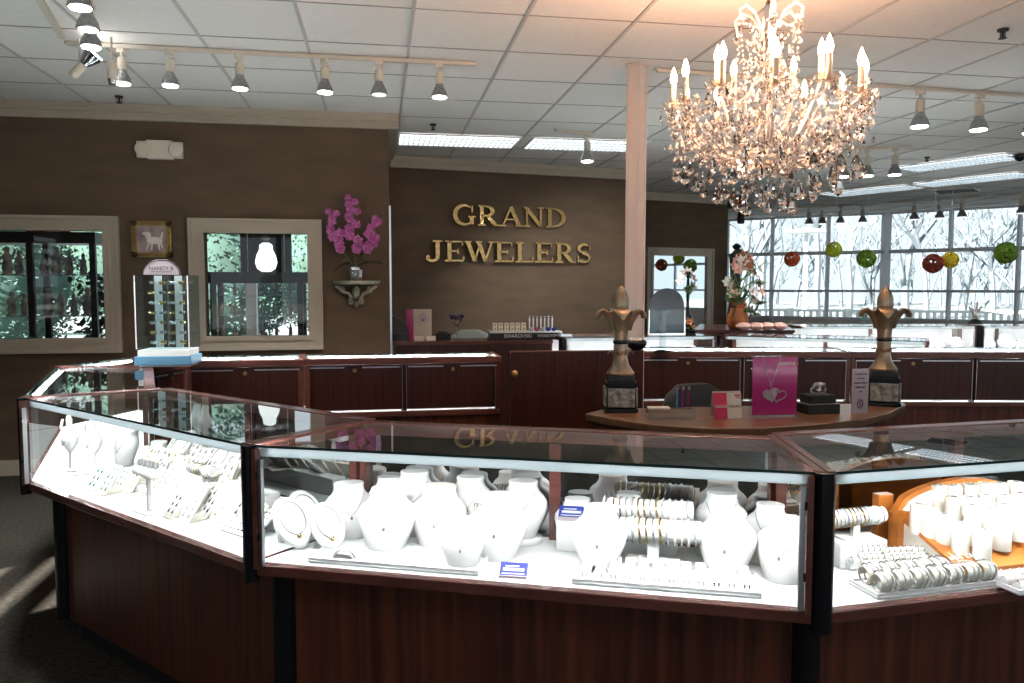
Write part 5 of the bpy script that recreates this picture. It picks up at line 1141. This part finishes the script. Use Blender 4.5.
# small arch bracelets and blue cards
def make_arch():
    t = thing('cuff_display', '', 'bracelet display')
    L_ = [(.030 * math.cos(q), 0, .030 * math.sin(q)) for q in [PI * i / 12 for i in range(13)]]
    MB().loft([[(x, -.018, z), (x * 1.06, -.018, z * 1.06 + .001), (x * 1.06, .018, z * 1.06 + .001), (x, .018, z)] for x, _, z in L_]).build('arched_band', 'white', t)
    MB().tube([(x * 1.12, -.006, z * 1.12 + .002) for x, _, z in L_], .0035, 6).build('bangle', 'silver', t)
    return t
AR = Proto(make_arch)
for px, py, rz, lb in ((596, 574, -.38, 'arched cuff display with grey ends in front of the earring tray'), (345, 560, -.3, 'arched cuff display at the front left of the centre case')): put(AR, px, py, rz, lb, None, 1.0)
def blue_card(px, py, rz, lb, dz=0):
    p = Zp(px, py, ZT + dz); t = thing('price_card', lb, 'card', (p.x, p.y, ZT + dz), rz)
    A = Matrix.Rotation(.55, 4, 'X'); MB().box((0, .02, .004), (.078, .05, .006), mtx=A).build('blue_face', 'royal', t); MB().box((0, .02, .0075), (.060, .010, .0006), mtx=A).box((-.005, .032, .0075), (.040, .004, .0006), mtx=A).box((0, .006, .0075), (.064, .003, .0006), mtx=A).build('white_print', 'whiteink', t)
    MB().box((0, -.007, .0), (.078, .006, .012)).build('front_lip', 'lilac', t)
    return t
blue_card(513, 577, -.3, 'blue and white card lying near the glass in the middle of the centre case')
q = MB().box((0, .02, .05), (.09, .06, .098)).build('white_block', 'white', bevel=.003); p = inc(572, .31, FC, FR); q.location = (p.x, p.y, ZT); q.rotation_euler = (0, 0, -.35); tag(q, 'white block behind the middle post carrying a blue card', 'block'); b_ = blue_card(572, 535, -.35, 'blue and white card on the white block behind the middle post'); b_.location = (p.x, p.y, ZT + .102)
p = inc(613, .41, FC, FR); p = Vector((p.x, p.y, ZT)); t = thing('crown_stand', 'white crown shaped display at the back of the centre case', 'display', p); m = MB()
for i in range(8): a = PI / 4 * i; m.tube([(.016 * math.cos(a), .016 * math.sin(a), .10), (.026 * math.cos(a), .026 * math.sin(a), .135), (.022 * math.cos(a), .022 * math.sin(a), .15)], [.006, .005, .003], 6)
m.build('crown_points', 'white', t); MB().lathe([(.03, 0), (.02, .02), (.012, .05), (.018, .09), (.022, .105)], n=16).build('stem', 'white', t)
# ---- left case
def make_easel(stone):
    def f():
        t = thing('jewellery_easel', '', 'earring display'); A = Matrix.Rotation(.62, 4, 'X')
        MB().box((0, .0, .045), (.058, .005, .09), mtx=Matrix.Rotation(-.62, 4, 'X')).box((0, .03, .002), (.05, .075, .004)).build('panel', 'cream_leather', t)
        for i in range(2):
            for j in range(3):
                m = MB(); zz = .022 + .025 * j; A2 = Matrix.Rotation(-.62, 4, 'X'); m.ball((-.014 + .028 * i, -.005, zz), .0042, 6, sy=.6, sz=1.5, mtx=A2).ball((-.014 + .028 * i, -.004, zz + .009), .0022, 6, mtx=A2); m.build('earring', stone, t)
        return t
    return Proto(f)
EA = {'silver': make_easel('silver'), 'green': make_easel('green_stone'), 'dark': make_easel('dark_stone'), 'gold': make_easel('gold')}
fd = (FC - FL).normalized(); fi = Vector((-fd.y, fd.x)); rzL = math.atan2(fd.y, fd.x)
rnd = random.Random(12); rowsL = [(.09, [.38, .48, .98, 1.08]), (.17, [.36, .44, .52, .98, 1.07, 1.16, 1.25, 1.34]), (.235, [.42, .50, .58, .66, .74, .82, .90, 1.0, 1.09, 1.17]), (.30, [.40, .48, .56, .64, .72, .80, .88, .96]), (.365, [.44, .52, .60, .68, .76, .84, .92])]
for r, (dp, xs_) in enumerate(rowsL):
    for i, u in enumerate(xs_):
        q = FL + fd * u + fi * dp; k = 'green' if (u < .5 and r < 3) else ('dark' if rnd.random() < .15 else ('gold' if rnd.random() < .2 else 'silver'))
        dz = (0, 0, .022, .046, .070)[r]
        EA[k].put((q.x, q.y, ZT + dz), rzL + rnd.uniform(-.3, .3), 'slanted %searring easel, %s row of the left case, %s from the left' % ('green stone ' if k == 'green' else '', ORD[r], ORD[i]), 'slanted earring easels in the left case', 1.12 + .14 * (r > 1) + rnd.uniform(-.15, .12))
for nm, d0, hh in (('lowest', .225, .021), ('middle', .29, .045), ('highest', .355, .069)):
    a, b = FL + fd * .37 + fi * d0, FL + fd * 1.22 + fi * d0
    o = MB().beam((a.x, a.y, ZT + hh / 2), (b.x, b.y, ZT + hh / 2), .062, hh).build('display_riser', 'white', bevel=.002); tag(o, 'long white riser under the easels of the left case, %s step' % nm, 'riser', 'long white risers in the left case')
for k, (u, dp, lb) in enumerate(((66, .20, 'white figure shaped necklace form at the far left end of the left case'), (90, .24, 'white figure shaped necklace form, second from the left end of the left case'))):
    q = inc(u, dp, FL, FC); t = thing('figure_form', lb, 'necklace display', (q.x, q.y, ZT), rzL, 'white figure forms at the left end of the left case')
    MB().lathe([(.04, 0), (.042, .006), (.012, .014), (.010, .08), (.03, .10), (.052, .13), (.055, .155), (.03, .18), (.018, .20), (.02, .23), (.012, .245)], n=16, sy=.6).build('torso', 'white', t)
    m = MB().tube([(-.048, 0, .15), (-.06, -.01, .19), (-.04, -.01, .225)], [.010, .008, .005], 6).tube([(.048, 0, .15), (.055, -.01, .12), (.04, -.02, .10)], [.010, .008, .005], 6); m.build('arms', 'white', t); MB().tube([(-.03, -.02, .17), (-.015, -.03, .13), (0, -.032, .115), (.015, -.03, .13), (.03, -.02, .17)], .002, 5).build('necklace', 'silver', t)
q = FL + fd * .86 + fi * .085; t = thing('cushion_stand', 'white cushion bar on a clear post standing close to the glass of the left case', 'jewellery stand', (q.x, q.y, ZT), rzL)
MB().box((0, 0, .148), (.15, .055, .028)).build('cushion_bar', 'white', t, .008); MB().box((0, 0, .068), (.012, .012, .128)).build('post', 'white', t); MB().box((0, 0, .003), (.11, .07, .006)).build('base', 'tray', t)
for i in range(5): MB().lathe([(.004, 0), (.010, .012), (.009, .025)], (-.055 + .027 * i, 0, .163), 8).build('ring', 'silver', t)
q = FL + fd * 1.34 + fi * .13; t = thing('stud_panel', 'slanted white panel dotted with dark and silver studs near the middle black post', 'earring display', (q.x, q.y, ZT), rzL)
A = Matrix.Rotation(.5, 4, 'X'); MB().box((0, .06, .006), (.17, .13, .008), mtx=A).build('panel', 'white', t)
for r in range(5):
    for i in range(9): MB().ball((-.072 + .018 * i, .012 + .024 * r, .012), .0036, 6, mtx=A).build('stud', 'dark_stone' if (i > 3 and r < 2) else 'silver', t)
MB().box((0, .10, .028), (.15, .012, .054)).build('prop', 'white', t)
for px, dep, rz, sc, lb in ((120, .40, -.7, .9, 'white necklace bust at the back of the left case, leftmost of three'), (150, .40, -.7, .8, 'white necklace bust at the back of the left case, middle of three'), (224, .20, -.6, .75, 'small white necklace bust close to the black post in the left case')):
    putc(BU, px, dep, rz, lb, 'white necklace busts in the left case', sc, 0, LFT)
# ---- right case
rd = (F3 - FR).normalized(); ri = Vector((-rd.y, rd.x)); rzR = math.atan2(rd.y, rd.x)
c = Zp(925, 585, ZT); tray('low white tray of curled bangle pillows near the glass of the right case', c.x, c.y, .40, .115, rzR)
def make_pillow():
    t = thing('bangle_pillow', '', 'bracelet display'); L_ = [(.021 * math.cos(q), .023 + .021 * math.sin(q)) for q in [PI * (-.35 + 1.45 * i / 14) for i in range(15)]]
    MB().loft([[(-.019, -y, z), (.019, -y, z), (.019, -y * .86, .023 + (z - .023) * .86), (-.019, -y * .86, .023 + (z - .023) * .86)] for y, z in L_]).build('curled_pillow', 'cream_leather', t)
    for s in (-.008, .007): MB().tube([(s + .003 * math.sin(3 * q), -.0255 * math.cos(q), .024 + .0255 * math.sin(q)) for q in [2 * PI * i / 18 for i in range(18)]], .0022, 5, closed=True).build('bangle', 'silver', t)
    return t
PL = Proto(make_pillow)
for r in range(2):
    for i in range(7):
        x, y = -.165 + .055 * i + .006 * r, -.032 + .056 * r; PL.put((c.x + x * math.cos(rzR) - y * math.sin(rzR), c.y + x * math.sin(rzR) + y * math.cos(rzR), ZT + .012), rzR, 'curled cream bangle pillow in the %s row of the low tray, %s from the left' % (('front', 'rear')[r], ORD[i]), 'curled bangle pillows on the low tray', 1.12)
def ring_tray(label, cx_, cy_, wd, dp, rz, n, m_, zoff=0, tilt=0, mt='silver'):
    t = tray(label, cx_, cy_, wd, dp, rz, gcat='ring tray'); t.location.z += zoff; t.rotation_euler.x = tilt
    for r in range(n):
        y = -dp / 2 + dp * (r + .5) / n; MB().tube([(-wd / 2 + .012, y, .016), (wd / 2 - .012, y, .016)], dp / n * .36, 8).build('foam_roll', 'white', t)
        for i in range(m_):
            x = -wd / 2 + wd * (i + .5) / m_; MB().tube([(x, y + .0095 * math.cos(q), .021 + .0105 * math.sin(q)) for q in [2 * PI * k / 10 for k in range(10)]], .0013, 4, closed=True).gem((x, y, .036), .0035, .005, 6).build('ring', mt, t)
q = Zp(868, 566, ZT); ring_tray('white ring tray at the left end of the right case, nearer of two', q.x + .0, q.y + .04, .17, .13, rzR, 4, 6, .012, .15)
q = inc(862, .33, FR, F3)
q = Zp(1012, 586, ZT); ring_tray('white ring tray with bluish rings at the right edge of the photo', q.x + .045, q.y + .0, .18, .12, rzR, 3, 6, 0, 0, 'chrome')
# orange wooden display with cylinders
cyls = [(939, 485), (954, 485), (971, 484), (986, 483), (1000, 483), (1016, 482), (954, 497), (970, 497), (986, 495), (1004, 495), (1020, 493), (919, 504), (930, 509), (944, 514), (971, 505), (972, 515), (988, 508), (1004, 504), (1019, 511), (961, 523), (1003, 520), (983, 530)]
def ring_cyl():
    t = thing('ring_cylinder', '', 'ring display'); MB().lathe([(.0235, 0), (.0235, .083), (.0225, .085)], n=20).build('cylinder', 'cream_leather', t)
    MB().tube([(.008 * math.cos(q), .006 * math.sin(q), .0872) for q in [2 * PI * k / 12 for k in range(12)]], .0016, 5, closed=True).ball((0, -.006, .089), .003, 6).build('ring', 'silver', t); return t
RC = Proto(ring_cyl); pts_ = []
def ztop(py): return .92 - .07 * (py - 484) / 46
for i, (px, py) in enumerate(cyls):
    zt = ztop(py); p = Zp(px, py, zt); pts_.append((p, zt)); row = 'rear' if py < 490 else ('second' if py < 500 else ('third' if py < 512 and px > 945 else ('left' if px < 946 else 'front')))
    k = sum(1 for (a, b) in cyls[:i] if (('rear' if b < 490 else ('second' if b < 500 else ('third' if b < 512 and a > 945 else ('left' if a < 946 else 'front')))) == row))
    RC.put((p.x, p.y, zt - .085), 0, 'cream ring cylinder on the orange wooden display, %s group, %s of it' % (row, ORD[k]), 'cream ring cylinders on the orange display', 1)
t = thing('stepped_display', 'honey orange wooden display with cream board carrying the ring cylinders', 'display stand', (2.0, 2.2, ZT), rzR)
c0 = Zp(965, 484, .92); c1 = Zp(983, 530, .85)
inv = (Matrix.Translation((2.0, 2.2, ZT)) @ Matrix.Rotation(rzR, 4, 'Z')).inverted()
bk, fr_ = inv @ Zp(985, 484, .92), inv @ Zp(985, 530, .85)
x0, x1 = (inv @ Zp(916, 504, .89)).x - .0, (inv @ Zp(1050, 490, .9)).x
zb_, zf = .92 - .085 - ZT - .001, .85 - .085 - ZT - .001; sl = (zb_ - zf) / (bk.y - fr_.y)
yb, yf = bk.y + .035, fr_.y - .026; Z_ = lambda y: zf + sl * (y - fr_.y)
MB().add([(x0, yf, 0), (x1, yf, 0), (x1, yb, 0), (x0, yb, 0), (x0, yf, Z_(yf)), (x1, yf, Z_(yf)), (x1, yb, Z_(yb)), (x0, yb, Z_(yb))], [(3, 2, 1, 0), (4, 5, 6, 7), (0, 1, 5, 4), (1, 2, 6, 5), (2, 3, 7, 6), (3, 0, 4, 7)]).build('padded_base', 'cream_leather', t, .003)
MB().add([(x0 - .004, yf - .004, Z_(yf) - .011), (x1, yf - .004, Z_(yf) - .011), (x1, yb, Z_(yb) - .011), (x0 - .004, yb, Z_(yb) - .011), (x0 - .004, yf - .004, Z_(yf) + .0005), (x1, yf - .004, Z_(yf) + .0005), (x1, yb, Z_(yb) + .0005), (x0 - .004, yb, Z_(yb) + .0005)], [(3, 2, 1, 0), (4, 5, 6, 7), (0, 1, 5, 4), (1, 2, 6, 5), (2, 3, 7, 6), (3, 0, 4, 7)]).build('wooden_top', 'orange_wood', t)
def ribbon(x0_, x1_, y, zz, hh, name, mt, th, inset=0):
    n = 14; top = [(x0_ + (x1_ - x0_) * i / n, zz + hh * math.sin(PI * i / n) ** .45) for i in range(n + 1)]
    pl_ = [(x0_, 0)] + top + [(x1_, 0)]; vs = [(x, y, z) for x, z in pl_] + [(x, y + th, z) for x, z in pl_]; k = len(pl_)
    MB().add(vs, [list(range(k)), list(range(k, 2 * k))[::-1]] + [(i, (i + 1) % k, k + (i + 1) % k, k + i) for i in range(k)]).build(name, mt, t)
ribbon(x0 + .01, x1, yb - .006, .12, .085, 'back_board', 'white', .006); ribbon(x0 - .004, x1 + .01, yb + .001, .125, .092, 'arched_frame', 'orange_wood', .025)
ribbon(x0 - .022, x0 + .04, yb - .035, .10, .04, 'side_wing', 'orange_wood', .03); 
p = inc(888, .38, FR, F3); o = MB().box((0, .0, .085), (.055, .03, .17)).build('wooden_block', 'orange_wood', bevel=.003); o.location = (p.x, p.y, ZT); o.rotation_euler = (0, 0, rzR); tag(o, 'upright honey orange wooden block behind the ring trays in the right case', 'block')
for px, dep, lb in ((884, .215, 'slanted white ring cushion left of the orange wooden display, leftmost of three'), (911, .19, 'slanted white ring cushion before the orange wooden display, middle of three'), (941, .175, 'slanted white ring cushion before the orange wooden display, rightmost of three')):
    q = inc(px, dep, FR, F3); t = thing('ring_cushion', lb, 'ring display', (q.x, q.y, ZT), rzR - .1, 'slanted white ring cushions before the orange display')
    MB().add([(-.05, -.03, .0), (.05, -.03, .0), (.05, .03, .0), (-.05, .03, .0), (-.05, -.03, .012), (.05, -.03, .012), (.05, .03, .06), (-.05, .03, .06)], [(3, 2, 1, 0), (4, 5, 6, 7), (0, 1, 5, 4), (1, 2, 6, 5), (2, 3, 7, 6), (3, 0, 4, 7)]).build('cushion', 'white', t, .003)
    for r in range(3):
        y = -.02 + .02 * r; z = .012 + (y + .03) * .8; MB().tube([(-.047, y, z), (.047, y, z)], .007, 8).build('foam_roll', 'cream_leather', t)
        for i in range(5):
            x = -.036 + .018 * i; MB().tube([(x, y + .008 * math.cos(w_), z + .003 + .009 * math.sin(w_)) for w_ in [2 * PI * k / 10 for k in range(10)]], .0012, 4, closed=True).gem((x, y - .003, z + .016), .003, .004, 6).build('ring', 'silver', t)
# ---- far cases: small busts
def far_busts(pxs_, y_px, D_, nm, sc=1.25):
    for i, px in enumerate(pxs_):
        p = Dp(px, 300, D_); BU.put((p.x, p.y, ZT), -.15, 'small white bust in %s, %s from the left' % (nm, ORD[i]), 'white busts inside ' + nm, sc)
LA = (fb - fa); 
for nm, A_, B_, n in (('the lit case behind the gate', fa, fb, 6), ('the long case behind the right row', fb, fc, 9), ('the window case left of its post', ga_, gb_, 11), ('the window case at the right edge', gb_, gc_, 5)):
    A_, B_ = v2(A_), v2(B_); u = (B_ - A_).normalized(); nn = Vector((-u.y, u.x))
    for i in range(n):
        q = A_.lerp(B_, (i + .6) / (n + .2)) + nn * (.22 + .06 * (i % 2)); BU.put((q.x, q.y, ZT), math.atan2(u.y, u.x), 'small white bust in %s, %s from the left' % (nm, ORD[i]), 'white busts inside ' + nm, 1.15 + .2 * ((i * 7) % 3 - 1))
